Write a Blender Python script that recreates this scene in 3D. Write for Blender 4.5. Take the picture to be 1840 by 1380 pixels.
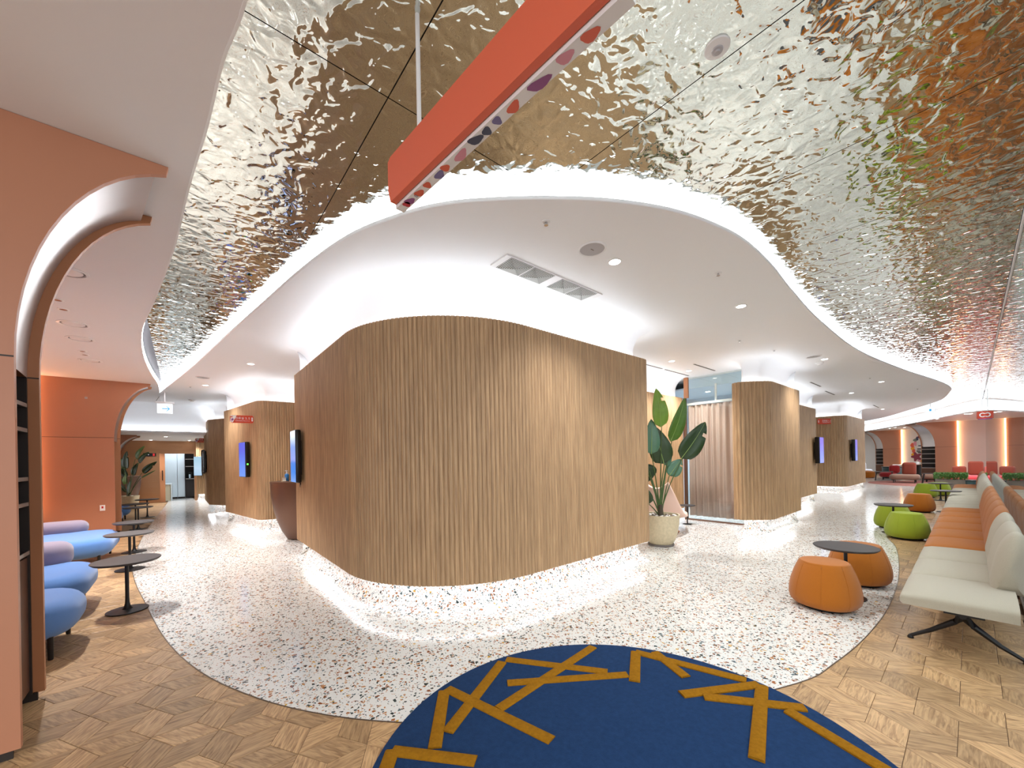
import bpy, bmesh, math, random
from mathutils import Vector, Matrix
random.seed(7)
PI = math.pi
S = bpy.context.scene
for o in list(bpy.data.objects): bpy.data.objects.remove(o)
COL = S.collection

# ------------------------------------------------------------------ camera
YAW = math.radians(40.3); ROLL = math.radians(1.05)
cam = bpy.data.objects.new('camera', bpy.data.cameras.new('camera')); COL.objects.link(cam)
cam.data.sensor_width = 36.0; cam.data.lens = 700/1840*36; cam.data.shift_y = (825-690)/1840
cam.data.clip_start = 0.02; cam.data.clip_end = 200
fw = Vector((math.sin(YAW), math.cos(YAW), 0)); rt = Vector((math.cos(YAW), -math.sin(YAW), 0)); up = Vector((0, 0, 1))
cxv = rt*math.cos(ROLL) - up*math.sin(ROLL); cyv = rt*math.sin(ROLL) + up*math.cos(ROLL); czv = -fw
cam.matrix_world = Matrix(((cxv.x, cyv.x, czv.x, 0), (cxv.y, cyv.y, czv.y, 0), (cxv.z, cyv.z, czv.z, 1.5), (0, 0, 0, 1)))
S.camera = cam

# ------------------------------------------------------------------ world, exposure
W = bpy.data.worlds.new('world'); S.world = W; W.use_nodes = True
W.node_tree.nodes['Background'].inputs[0].default_value = (0.92, 0.97, 1.0, 1)
W.node_tree.nodes['Background'].inputs[1].default_value = 0.85
S.view_settings.view_transform = 'Standard'; S.view_settings.look = 'None'
S.view_settings.exposure = 1.6; S.view_settings.gamma = 1.0; S.view_settings.use_curve_mapping = False
LED_TOP, LED_BASE, GLOW_EDGE, LED_WARM, DOWN = 3.2, 1.9, 4.0, 4.0, 10.0

# ------------------------------------------------------------------ materials
def lin(c):
    return tuple(((v/255)/12.92 if v/255 <= .04045 else ((v/255+.055)/1.055)**2.4) for v in c)
MATS = {}
def mat(name, rgb, rough=.5, metal=0., noise=0., nscale=8., bump=0., bscale=60., emit=None, estr=0., sheen=0., spec=.5, coat=0.):
    m = bpy.data.materials.new(name); m.use_nodes = True; nt = m.node_tree; b = nt.nodes['Principled BSDF']
    c = lin(rgb)
    b.inputs['Base Color'].default_value = (*c, 1); b.inputs['Roughness'].default_value = rough; b.inputs['Metallic'].default_value = metal
    b.inputs['Specular IOR Level'].default_value = spec
    if sheen: b.inputs['Sheen Weight'].default_value = sheen
    if coat: b.inputs['Coat Weight'].default_value = coat
    tc = nt.nodes.new('ShaderNodeTexCoord')
    if noise:
        n = nt.nodes.new('ShaderNodeTexNoise'); n.inputs['Scale'].default_value = nscale; n.inputs['Detail'].default_value = 4
        nt.links.new(tc.outputs['Object'], n.inputs['Vector'])
        mx = nt.nodes.new('ShaderNodeMix'); mx.data_type = 'RGBA'
        mx.inputs[6].default_value = (*[v*(1-noise) for v in c], 1); mx.inputs[7].default_value = (*[min(1, v*(1+noise)) for v in c], 1)
        nt.links.new(n.outputs['Fac'], mx.inputs[0]); nt.links.new(mx.outputs[2], b.inputs['Base Color'])
    if bump:
        n2 = nt.nodes.new('ShaderNodeTexNoise'); n2.inputs['Scale'].default_value = bscale; n2.inputs['Detail'].default_value = 3
        nt.links.new(tc.outputs['Object'], n2.inputs['Vector'])
        bp = nt.nodes.new('ShaderNodeBump'); bp.inputs['Strength'].default_value = bump; bp.inputs['Distance'].default_value = .004
        nt.links.new(n2.outputs['Fac'], bp.inputs['Height']); nt.links.new(bp.outputs[0], b.inputs['Normal'])
    if emit is not None:
        b.inputs['Emission Color'].default_value = (*lin(emit), 1); b.inputs['Emission Strength'].default_value = estr
    MATS[name] = m
    return m

mat('white_paint', (246, 248, 250), .55, bump=.02, bscale=40)
mat('warm_white', (234, 232, 232), .6, bump=.02, bscale=40)
mat('terracotta', (184, 126, 96), .42, noise=.03, nscale=3)
mat('terracotta_edge', (232, 164, 128), .4)
mat('shaded_fin_bronze', (176, 118, 80), .42, noise=.05, nscale=4)  # carries the arch fins' shadow as a darker brown; also plain bronze parts
mat('silver_lining', (196, 190, 188), .32, metal=.85, noise=.06, nscale=5)
mat('dark_shelf', (42, 34, 30), .5, noise=.1)
mat('brown_metal', (112, 82, 66), .4, metal=.5, noise=.06)
mat('shelf_edge', (168, 160, 154), .35, metal=.6)
mat('black_metal', (30, 29, 30), .42, metal=.3)
mat('charcoal_top', (66, 62, 62), .5, noise=.08, nscale=30)
mat('chrome', (205, 205, 208), .15, metal=1.)
mat('fabric_orange', (172, 97, 2), .9, noise=.1, nscale=160, bump=.35, bscale=420, sheen=.2)
mat('fabric_lime', (150, 166, 34), .9, noise=.1, nscale=160, bump=.35, bscale=420, sheen=.2)
mat('fabric_grey', (178, 170, 152), .92, noise=.1, nscale=220, bump=.35, bscale=420, sheen=.2)
mat('fabric_blue', (84, 128, 190), .9, noise=.06, nscale=160, bump=.3, bscale=420, sheen=.3)
mat('fabric_lavender', (140, 128, 146), .9, noise=.06, nscale=160, bump=.3, bscale=420, sheen=.3)
mat('fabric_red', (150, 24, 26), .9, noise=.06, nscale=160, sheen=.2)
mat('fabric_rust', (140, 62, 42), .9, noise=.06, nscale=160, sheen=.2)
mat('fabric_beige', (150, 118, 100), .9, noise=.06, nscale=160, sheen=.2)
mat('fabric_pink', (200, 112, 102), .9, noise=.06, nscale=160, sheen=.2)
mat('fabric_coral', (200, 58, 66), .9, noise=.06, nscale=160, sheen=.2)
mat('fabric_silver', (196, 196, 204), .9, noise=.06, nscale=160, sheen=.2)
mat('rug_navy', (32, 58, 96), .97, noise=.3, nscale=38, bump=1., bscale=170, spec=.1)
mat('rug_gold', (146, 100, 20), .97, noise=.35, nscale=55, bump=1., bscale=150, spec=.1)
mat('rug_rose', (150, 96, 86), .97, noise=.1, nscale=60)
mat('sign_orange', (226, 106, 74), .45)
mat('sign_red', (206, 62, 22), .45)
mat('white_gloss', (240, 240, 240), .3)
mat('white_cabinet', (226, 238, 244), .35)
mat('cream', (226, 218, 190), .5)
mat('purple', (150, 84, 140), .45); mat('plum', (140, 54, 72), .5); mat('coral', (228, 104, 76), .45); mat('slate', (70, 76, 100), .45)
mat('rose', (222, 150, 166), .45); mat('yellow', (240, 174, 40), .45); mat('lilac', (120, 112, 160), .45); mat('crimson', (196, 40, 60), .45)
mat('grey_green', (120, 134, 124), .5)
mat('leaf_dark', (46, 68, 36), .38, noise=.25, nscale=14); mat('leaf_mid', (86, 122, 44), .38, noise=.22, nscale=14)
mat('leaf_bright', (124, 160, 58), .38, noise=.2, nscale=14); mat('leaf_blue', (84, 124, 98), .34, noise=.2, nscale=14)
mat('leaf_rib', (150, 176, 100), .5); mat('stem_green', (74, 98, 48), .5, noise=.2); mat('stem_base', (78, 68, 52), .7, noise=.3, nscale=40)
mat('pot_stone', (206, 190, 158), .85, noise=.22, nscale=26, bump=.5, bscale=90)
mat('saucer', (112, 104, 100), .6)
mat('pebble_brown', (112, 92, 78), .7, noise=.3); mat('pebble_white', (222, 214, 206), .7, noise=.1)
mat('hedge', (84, 130, 52), .6, noise=.5, nscale=30); mat('planter_box', (134, 122, 110), .75, noise=.1)
mat('bin_teal', (58, 84, 86), .4, metal=.3)
mat('sky_blue', (204, 224, 240), .6)
mat('curtain', (196, 168, 156), .85, noise=.08, nscale=90, bump=.3, bscale=200)
mat('pale_pink', (240, 206, 190), .55)
mat('lounge_wall', (214, 188, 176), .7); mat('lounge_light', (232, 226, 220), .7)
mat('louver', (214, 216, 212), .45); mat('louver_dark', (92, 90, 86), .6)
mat('speaker_grille', (186, 184, 186), .6, bump=.3, bscale=500)
mat('trim_metal', (120, 108, 98), .35, metal=.8)
mat('blue_liquid', (30, 120, 190), .12, coat=.5)
mat('screen_black', (14, 14, 16), .25)
mat('led_top', (255, 255, 255), .5, emit=(240, 247, 255), estr=LED_TOP)
mat('led_base', (255, 255, 255), .5, emit=(245, 249, 255), estr=LED_BASE)
mat('glow_edge', (255, 255, 255), .5, emit=(243, 248, 255), estr=GLOW_EDGE)
mat('led_warm', (255, 230, 200), .5, emit=(255, 196, 140), estr=LED_WARM)
mat('led_warm_wide', (255, 230, 200), .5, emit=(255, 200, 150), estr=11.)
mat('lamp', (255, 255, 255), .5, emit=(255, 248, 238), estr=DOWN)
mat('exit_face', (240, 250, 255), .4, emit=(225, 240, 255), estr=.33)
mat('exit_arrow', (60, 170, 220), .4, emit=(30, 140, 210), estr=.2)
mat('red_plastic', (190, 30, 30), .4)
mat('dark_room', (60, 56, 60), .7)
mat('plum_room', (96, 70, 110), .7)
mat('green_lamp', (60, 200, 60), .4, emit=(70, 230, 60), estr=2)

def nodes_of(name, rgb, **k):
    m = mat(name, rgb, **k); return m, m.node_tree, m.node_tree.nodes, m.node_tree.links, m.node_tree.nodes['Principled BSDF']

def screen_material(name, stops):
    m, nt, N, Lk, b = nodes_of(name, (10, 10, 14), rough=.2)
    tc = N.new('ShaderNodeTexCoord'); sp = N.new('ShaderNodeSeparateXYZ'); Lk.new(tc.outputs['Generated'], sp.inputs[0])
    nz = N.new('ShaderNodeTexNoise'); nz.inputs['Scale'].default_value = 5; Lk.new(tc.outputs['Generated'], nz.inputs['Vector'])
    ad = N.new('ShaderNodeMath'); ad.operation = 'MULTIPLY_ADD'; ad.inputs[1].default_value = .22
    Lk.new(nz.outputs['Fac'], ad.inputs[0]); Lk.new(sp.outputs['Z'], ad.inputs[2])
    rp = N.new('ShaderNodeValToRGB'); rp.color_ramp.elements[0].position = stops[0][0]; rp.color_ramp.elements[0].color = (*lin(stops[0][1]), 1)
    rp.color_ramp.elements[1].position = stops[-1][0]; rp.color_ramp.elements[1].color = (*lin(stops[-1][1]), 1)
    for p, c in stops[1:-1]:
        e = rp.color_ramp.elements.new(p); e.color = (*lin(c), 1)
    Lk.new(ad.outputs[0], rp.inputs[0]); Lk.new(rp.outputs[0], b.inputs['Emission Color']); b.inputs['Emission Strength'].default_value = .36
screen_material('screen_sky', [(.15, (110, 160, 235)), (.3, (60, 135, 230)), (.48, (60, 130, 225)), (.55, (150, 165, 240)), (.8, (130, 165, 235)), (.98, (215, 228, 245))])
screen_material('screen_blue', [(.1, (120, 160, 245)), (.5, (105, 140, 240)), (.9, (100, 105, 225))])
screen_material('screen_pale', [(.1, (170, 200, 225)), (.5, (190, 215, 235)), (.9, (170, 205, 225))])

# terrazzo: angular chips of several colours set in a cream binder, polished
m, nt, N, Lk, b = nodes_of('terrazzo', (232, 226, 214), rough=.15, spec=.5)
tc = N.new('ShaderNodeTexCoord')
prev = None
for scale, keep, seed in ((36., .20, 0.), (55., .20, 7.3), (100., .16, 3.1)):
    mp = N.new('ShaderNodeMapping'); mp.inputs['Location'].default_value = (seed, seed*1.7, seed*.6); Lk.new(tc.outputs['Object'], mp.inputs[0])
    nz = N.new('ShaderNodeTexNoise'); nz.inputs['Scale'].default_value = scale*.9; nz.inputs['Detail'].default_value = 1; Lk.new(mp.outputs[0], nz.inputs['Vector'])
    sc = N.new('ShaderNodeVectorMath'); sc.operation = 'MULTIPLY_ADD'; sc.inputs[1].default_value = (.022*34/scale,)*3
    Lk.new(nz.outputs['Color'], sc.inputs[0]); Lk.new(mp.outputs[0], sc.inputs[2])
    v = N.new('ShaderNodeTexVoronoi'); v.inputs['Scale'].default_value = scale; Lk.new(sc.outputs[0], v.inputs['Vector'])
    v2 = N.new('ShaderNodeTexVoronoi'); v2.inputs['Scale'].default_value = scale; v2.feature = 'DISTANCE_TO_EDGE'; Lk.new(sc.outputs[0], v2.inputs['Vector'])
    sx = N.new('ShaderNodeSeparateColor'); Lk.new(v.outputs['Color'], sx.inputs[0])
    lt = N.new('ShaderNodeMath'); lt.operation = 'LESS_THAN'; lt.inputs[1].default_value = keep; Lk.new(sx.outputs[1], lt.inputs[0])
    g = N.new('ShaderNodeMath'); g.operation = 'GREATER_THAN'; g.inputs[1].default_value = .13; Lk.new(v2.outputs['Distance'], g.inputs[0])
    d = N.new('ShaderNodeMath'); d.operation = 'LESS_THAN'; d.inputs[1].default_value = .62; Lk.new(v.outputs['Distance'], d.inputs[0])
    a1 = N.new('ShaderNodeMath'); a1.operation = 'MULTIPLY'; Lk.new(lt.outputs[0], a1.inputs[0]); Lk.new(g.outputs[0], a1.inputs[1])
    a2 = N.new('ShaderNodeMath'); a2.operation = 'MULTIPLY'; Lk.new(a1.outputs[0], a2.inputs[0]); Lk.new(d.outputs[0], a2.inputs[1])
    rp = N.new('ShaderNodeValToRGB'); rp.color_ramp.interpolation = 'CONSTANT'
    cols = [(0, (52, 66, 66)), (.2, (160, 98, 56)), (.38, (92, 108, 112)), (.52, (186, 134, 92)), (.66, (40, 54, 56)), (.78, (132, 74, 42)), (.88, (204, 170, 140)), (.95, (206, 156, 50))]
    rp.color_ramp.elements[0].color = (*lin(cols[0][1]), 1); rp.color_ramp.elements[1].position = cols[-1][0]; rp.color_ramp.elements[1].color = (*lin(cols[-1][1]), 1)
    for p, c in cols[1:-1]:
        e = rp.color_ramp.elements.new(p); e.color = (*lin(c), 1)
    Lk.new(sx.outputs[0], rp.inputs[0])
    mx = N.new('ShaderNodeMix'); mx.data_type = 'RGBA'; Lk.new(a2.outputs[0], mx.inputs[0]); Lk.new(rp.outputs[0], mx.inputs[7])
    if prev is None: mx.inputs[6].default_value = (*lin((228, 227, 222)), 1)
    else: Lk.new(prev.outputs[2], mx.inputs[6])
    prev = mx
Lk.new(prev.outputs[2], b.inputs['Base Color'])

# oak parquet: grain along the piece (UV in metres), tone per piece
m, nt, N, Lk, b = nodes_of('parquet', (190, 148, 104), rough=.36)
uv = N.new('ShaderNodeUVMap'); oi = N.new('ShaderNodeObjectInfo'); at = N.new('ShaderNodeAttribute'); at.attribute_name = 'rnd'
ad = N.new('ShaderNodeMath'); Lk.new(oi.outputs['Random'], ad.inputs[0]); Lk.new(at.outputs['Fac'], ad.inputs[1])
fr = N.new('ShaderNodeMath'); fr.operation = 'FRACT'; Lk.new(ad.outputs[0], fr.inputs[0])
sc = N.new('ShaderNodeVectorMath'); sc.operation = 'MULTIPLY'; sc.inputs[1].default_value = (9., 75., 1.); Lk.new(uv.outputs[0], sc.inputs[0])
of = N.new('ShaderNodeCombineXYZ')
for k, f_ in ((0, 91.), (1, 53.), (2, 17.)):
    mm = N.new('ShaderNodeMath'); mm.operation = 'MULTIPLY'; mm.inputs[1].default_value = f_; Lk.new(fr.outputs[0], mm.inputs[0]); Lk.new(mm.outputs[0], of.inputs[k])
va = N.new('ShaderNodeVectorMath'); Lk.new(sc.outputs[0], va.inputs[0]); Lk.new(of.outputs[0], va.inputs[1])
n1 = N.new('ShaderNodeTexNoise'); n1.inputs['Scale'].default_value = 1.; n1.inputs['Detail'].default_value = 5; n1.inputs['Distortion'].default_value = .8; Lk.new(va.outputs[0], n1.inputs['Vector'])
rp = N.new('ShaderNodeValToRGB')
rp.color_ramp.elements[0].position = .3; rp.color_ramp.elements[0].color = (*lin((140, 106, 72)), 1)
rp.color_ramp.elements[1].position = .62; rp.color_ramp.elements[1].color = (*lin((200, 164, 120)), 1)
Lk.new(n1.outputs['Fac'], rp.inputs[0])
hs = N.new('ShaderNodeHueSaturation')
mr = N.new('ShaderNodeMapRange'); mr.inputs[3].default_value = .74; mr.inputs[4].default_value = 1.14
m2 = N.new('ShaderNodeMath'); m2.operation = 'MULTIPLY'; m2.inputs[1].default_value = 7.31; Lk.new(fr.outputs[0], m2.inputs[0])
m3 = N.new('ShaderNodeMath'); m3.operation = 'FRACT'; Lk.new(m2.outputs[0], m3.inputs[0]); Lk.new(m3.outputs[0], mr.inputs[0])
Lk.new(mr.outputs[0], hs.inputs['Value']); Lk.new(rp.outputs[0], hs.inputs['Color']); Lk.new(hs.outputs[0], b.inputs['Base Color'])
mat('parquet_joint', (96, 72, 50), .8)

# oak slats: grain runs up the slat, tone per slat
m, nt, N, Lk, b = nodes_of('oak_slat', (172, 128, 88), rough=.5)
tc = N.new('ShaderNodeTexCoord'); geo = N.new('ShaderNodeNewGeometry'); oi = N.new('ShaderNodeObjectInfo')
mp = N.new('ShaderNodeMapping'); mp.inputs['Scale'].default_value = (130, 130, 3.); Lk.new(geo.outputs['Position'], mp.inputs[0])
n1 = N.new('ShaderNodeTexNoise'); n1.inputs['Scale'].default_value = 1.; n1.inputs['Detail'].default_value = 4; Lk.new(mp.outputs[0], n1.inputs['Vector'])
mp2 = N.new('ShaderNodeMapping'); mp2.inputs['Scale'].default_value = (16, 16, .3); Lk.new(geo.outputs['Position'], mp2.inputs[0])
n2 = N.new('ShaderNodeTexNoise'); n2.inputs['Scale'].default_value = 1.; n2.inputs['Detail'].default_value = 2; Lk.new(mp2.outputs[0], n2.inputs['Vector'])
rp = N.new('ShaderNodeValToRGB')
rp.color_ramp.elements[0].position = .3; rp.color_ramp.elements[0].color = (*lin((150, 117, 84)), 1)
rp.color_ramp.elements[1].position = .7; rp.color_ramp.elements[1].color = (*lin((196, 161, 120)), 1)
Lk.new(n1.outputs['Fac'], rp.inputs[0])
hs = N.new('ShaderNodeHueSaturation'); mr = N.new('ShaderNodeMapRange'); mr.inputs[1].default_value = .3; mr.inputs[2].default_value = .7; mr.inputs[3].default_value = .88; mr.inputs[4].default_value = 1.1
Lk.new(n2.outputs['Fac'], mr.inputs[0]); Lk.new(mr.outputs[0], hs.inputs['Value']); Lk.new(rp.outputs[0], hs.inputs['Color']); Lk.new(hs.outputs[0], b.inputs['Base Color'])

# rippled mirror-polished steel
m, nt, N, Lk, b = nodes_of('ripple_mirror', (212, 216, 210), rough=.03, metal=1.)
geo = N.new('ShaderNodeNewGeometry')
n1 = N.new('ShaderNodeTexNoise'); n1.inputs['Scale'].default_value = 10.; n1.inputs['Detail'].default_value = 1.6; n1.inputs['Distortion'].default_value = .5; Lk.new(geo.outputs['Position'], n1.inputs['Vector'])
bp = N.new('ShaderNodeBump'); bp.inputs['Strength'].default_value = 1.; bp.inputs['Distance'].default_value = .0135
Lk.new(n1.outputs['Fac'], bp.inputs['Height']); Lk.new(bp.outputs[0], b.inputs['Normal'])

# brushed bronze
m, nt, N, Lk, b = nodes_of('bronze_wall', (176, 132, 98), rough=.3, metal=.9)
geo = N.new('ShaderNodeNewGeometry'); mp = N.new('ShaderNodeMapping'); mp.inputs['Scale'].default_value = (.6, .6, 9); Lk.new(geo.outputs['Position'], mp.inputs[0])
n1 = N.new('ShaderNodeTexNoise'); n1.inputs['Scale'].default_value = 1.; n1.inputs['Detail'].default_value = 1; Lk.new(mp.outputs[0], n1.inputs['Vector'])
bp = N.new('ShaderNodeBump'); bp.inputs['Strength'].default_value = .3; bp.inputs['Distance'].default_value = .02; Lk.new(n1.outputs['Fac'], bp.inputs['Height']); Lk.new(bp.outputs[0], b.inputs['Normal'])

# clear glass pane
m = bpy.data.materials.new('glass'); m.use_nodes = True; MATS['glass'] = m; nt = m.node_tree; N = nt.nodes; Lk = nt.links
for n in list(N): N.remove(n)
out = N.new('ShaderNodeOutputMaterial'); mx = N.new('ShaderNodeMixShader'); tr = N.new('ShaderNodeBsdfTransparent'); gl = N.new('ShaderNodeBsdfGlossy'); ge = N.new('ShaderNodeNewGeometry')
dt = N.new('ShaderNodeVectorMath'); dt.operation = 'DOT_PRODUCT'; Lk.new(ge.outputs['Incoming'], dt.inputs[0]); Lk.new(ge.outputs['Normal'], dt.inputs[1])
ab = N.new('ShaderNodeMath'); ab.operation = 'ABSOLUTE'; Lk.new(dt.outputs['Value'], ab.inputs[0])
om = N.new('ShaderNodeMath'); om.operation = 'SUBTRACT'; om.inputs[0].default_value = 1.; Lk.new(ab.outputs[0], om.inputs[1])
pw = N.new('ShaderNodeMath'); pw.operation = 'POWER'; pw.inputs[1].default_value = 5.; Lk.new(om.outputs[0], pw.inputs[0])
fn = N.new('ShaderNodeMath'); fn.operation = 'MULTIPLY_ADD'; fn.inputs[1].default_value = .96; fn.inputs[2].default_value = .04; Lk.new(pw.outputs[0], fn.inputs[0])
gl.inputs['Roughness'].default_value = .0; tr.inputs[0].default_value = (.93, .96, .95, 1)
Lk.new(fn.outputs[0], mx.inputs[0]); Lk.new(tr.outputs[0], mx.inputs[1]); Lk.new(gl.outputs[0], mx.inputs[2]); Lk.new(mx.outputs[0], out.inputs[0])

# ------------------------------------------------------------------ mesh helpers
class MB:
    def __init__(s): s.v = []; s.f = []; s.mi = []
    def add(s, vs, fs):
        o = len(s.v); s.v += [tuple(p) for p in vs]; s.f += [tuple(i+o for i in f) for f in fs]; return s
    def box(s, x0, y0, z0, x1, y1, z1):
        return s.add([(x0,y0,z0),(x1,y0,z0),(x1,y1,z0),(x0,y1,z0),(x0,y0,z1),(x1,y0,z1),(x1,y1,z1),(x0,y1,z1)],
                     [(0,3,2,1),(4,5,6,7),(0,1,5,4),(1,2,6,5),(2,3,7,6),(3,0,4,7)])
    def prism(s, poly, z0, z1):
        n = len(poly); a = sum(poly[i][0]*poly[(i+1)%n][1]-poly[(i+1)%n][0]*poly[i][1] for i in range(n))
        if a < 0: poly = poly[::-1]
        return s.add([(x,y,z0) for x,y in poly]+[(x,y,z1) for x,y in poly],
                     [tuple(range(n-1,-1,-1)), tuple(range(n,2*n))]+[(i,(i+1)%n,n+(i+1)%n,n+i) for i in range(n)])
    def lathe(s, prof, n=24, c=(0,0,0), sx=1, sy=1, cap=True):
        vs = []; k = len(prof)
        for r, z in prof:
            for i in range(n):
                a = 2*PI*i/n; vs.append((c[0]+r*sx*math.cos(a), c[1]+r*sy*math.sin(a), c[2]+z))
        fs = [(j*n+i, j*n+(i+1)%n, (j+1)*n+(i+1)%n, (j+1)*n+i) for j in range(k-1) for i in range(n)]
        if cap: fs += [tuple(range(n-1,-1,-1)), tuple(range((k-1)*n, k*n))]
        return s.add(vs, fs)
    def tube(s, pts, r, n=8):
        pts = [Vector(p) for p in pts]; rr = r if isinstance(r, (list, tuple)) else [r]*len(pts); vs = []
        for i, p in enumerate(pts):
            d = (pts[min(i+1,len(pts)-1)]-pts[max(i-1,0)]).normalized()
            a = Vector((0,0,1)) if abs(d.z) < .9 else Vector((1,0,0)); u = d.cross(a).normalized(); w = d.cross(u)
            for k in range(n):
                t = 2*PI*k/n; vs.append(p+u*rr[i]*math.cos(t)+w*rr[i]*math.sin(t))
        k = len(pts); fs = [(j*n+i, j*n+(i+1)%n, (j+1)*n+(i+1)%n, (j+1)*n+i) for j in range(k-1) for i in range(n)]
        fs += [tuple(range(n-1,-1,-1)), tuple(range((k-1)*n, k*n))]
        return s.add(vs, fs)
    def sweep(s, path, prof, closed_prof=False):
        # path: list of (x,y,nx,ny); prof: list of (n,z)
        k = len(prof); vs = [(x+nx*n, y+ny*n, z) for x, y, nx, ny in path for n, z in prof]
        m_ = k if closed_prof else k-1
        fs = [(i*k+j, i*k+(j+1)%k, (i+1)*k+(j+1)%k, (i+1)*k+j) for i in range(len(path)-1) for j in range(m_)]
        if closed_prof: fs += [tuple(range(k-1,-1,-1)), tuple(range((len(path)-1)*k, len(path)*k))]
        return s.add(vs, fs)
    def rbox(s, cx, cy, cz, w, d, h, r, e=6):
        # rounded box: a cube grid pushed onto a rounded cuboid
        hx, hy, hz = w/2, d/2, h/2; r = min(r, hx, hy, hz); base = len(s.v); idx = {}; vs = []; fs = []
        def axis(hh):
            inner = hh-r; a = [-hh+r*(1-math.cos(PI/2*i/e)) for i in range(e)]+[-inner]; return a+[-t for t in reversed(a)] if inner > 1e-6 else a+[-t for t in reversed(a[:-1])]
        ax, ay, az = axis(hx), axis(hy), axis(hz)
        def vert(p):
            key = tuple(round(t, 5) for t in p)
            if key in idx: return idx[key]
            q = [max(-h_+r, min(h_-r, t)) for t, h_ in zip(p, (hx,hy,hz))]; dv = Vector([t-c for t, c in zip(p, q)])
            if dv.length > 1e-9: dv = dv.normalized()*r
            idx[key] = len(vs); vs.append((cx+q[0]+dv.x, cy+q[1]+dv.y, cz+q[2]+dv.z)); return idx[key]
        for sgn in (-1, 1):
            for A, B, mk in ((ax, ay, lambda a, b_: (a, b_, sgn*hz)), (ay, az, lambda a, b_: (sgn*hx, a, b_)), (az, ax, lambda a, b_: (b_, sgn*hy, a))):
                for i in range(len(A)-1):
                    for j in range(len(B)-1):
                        q = [vert(mk(A[i],B[j])), vert(mk(A[i+1],B[j])), vert(mk(A[i+1],B[j+1])), vert(mk(A[i],B[j+1]))]
                        if sgn < 0: q.reverse()
                        q2 = []
                        for t in q:
                            if t not in q2: q2.append(t)
                        if len(q2) > 2: fs.append(tuple(q2))
        return s.add(vs, fs)
    def pebble(s, cx, cy, w, d, z0, z1, R_, rv, e=6):
        # rounded-rectangle plan, softly rolled top and bottom edges
        def outline(off):
            r = max(.01, R_-off); hw, hd = w/2-off, d/2-off; r = min(r, hw, hd); p = []
            for qx, qy, a0 in ((1,1,0),(-1,1,PI/2),(-1,-1,PI),(1,-1,1.5*PI)):
                for k in range(9):
                    a = a0+PI/2*k/8; p.append((cx+qx*(hw-r)+r*math.cos(a), cy+qy*(hd-r)+r*math.sin(a)))
            return p
        lv = [(rv*(1-math.sin(PI/2*k/e)), z0+rv*(1-math.cos(PI/2*k/e))) for k in range(e+1)]+[(rv*(1-math.cos(PI/2*k/e)), z1-rv+rv*math.sin(PI/2*k/e)) for k in range(e+1)]
        lv += [(rv+.06, z1+.004)] if min(w,d)/2 > rv+.1 else []
        n = 36; vs = [(x, y, z) for off, z in lv for x, y in outline(off)]; k = len(lv)
        return s.add(vs, [(j*n+i, j*n+(i+1)%n, (j+1)*n+(i+1)%n, (j+1)*n+i) for j in range(k-1) for i in range(n)]+[tuple(range(n-1,-1,-1)), tuple(range((k-1)*n,k*n))])
    def mesh(s, name, m, smooth=True, angle=35):
        me = bpy.data.meshes.new(name); me.from_pydata(s.v, [], s.f); me.update()
        if m: me.materials.append(MATS[m])
        if smooth:
            me.polygons.foreach_set('use_smooth', [True]*len(me.polygons)); me.set_sharp_from_angle(angle=math.radians(angle))
        return me
def obj(name, me, parent=None, loc=(0,0,0), rz=0.):
    o = bpy.data.objects.new(name, me); COL.objects.link(o); o.location = loc; o.rotation_euler = (0,0,rz)
    if parent: o.parent = parent
    return o
def part(name, mb, m, parent=None, smooth=True, angle=35, label=None, loc=(0,0,0), rz=0.):
    o = obj(name, mb.mesh(name, m, smooth, angle), parent, loc, rz)
    if label: o['label'] = label
    return o
def tag(o, label, cat, group=None):
    o['label'] = label; o['category'] = cat
    if group: o['group'] = group
    return o
def thing(name, label, cat, loc=(0,0,0), rz=0., group=None):
    return tag(obj(name, None, None, loc, rz), label, cat, group)
def struct(o): o['kind'] = 'structure'; return o
def stuff(o): o['kind'] = 'stuff'; return o
def copy_tree(o, parent=None):
    c = o.copy(); COL.objects.link(c)
    if parent: c.parent = parent
    for ch in list(o.children): copy_tree(ch, c)
    return c
def fillet(ctrl, radii, step=.05):
    P = [Vector(p) for p in ctrl]; out = [P[0]]
    for i in range(1, len(P)-1):
        a, p, c = P[i-1], P[i], P[i+1]; d1 = (a-p).normalized(); d2 = (c-p).normalized(); r = radii[i]
        ang = d1.angle(d2)
        if r <= 0 or ang > PI-.01: out.append(p); continue
        tl = r/math.tan(ang/2); lim = min((a-p).length, (c-p).length)*.98
        if tl > lim: tl = lim; r = tl*math.tan(ang/2)
        s0 = p+d1*tl; s1 = p+d2*tl; cc = p+(d1+d2).normalized()*(r/math.sin(ang/2)); n = max(4, int(r*(PI-ang)/step))
        v0 = s0-cc; tot = v0.angle_signed(s1-cc)
        for k in range(n+1):
            th = -tot*k/n; out.append(cc+Vector((v0.x*math.cos(th)-v0.y*math.sin(th), v0.x*math.sin(th)+v0.y*math.cos(th))))
    out.append(P[-1]); return out
def with_normals(pl, side=1):
    # side=1: normal on the right of travel
    res = []; n = len(pl)
    for i in range(n):
        d0 = (pl[i]-pl[i-1]).normalized() if i else None; d1 = (pl[i+1]-pl[i]).normalized() if i < n-1 else None
        d0 = d0 or d1; d1 = d1 or d0
        n0 = Vector((d0.y,-d0.x)); n1 = Vector((d1.y,-d1.x)); nn = (n0+n1)
        if nn.length < 1e-6: nn = n0
        nn.normalize(); k = 1/max(.35, nn.dot(n0)); res.append((pl[i].x, pl[i].y, nn.x*k*side, nn.y*k*side))
    return res
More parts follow.
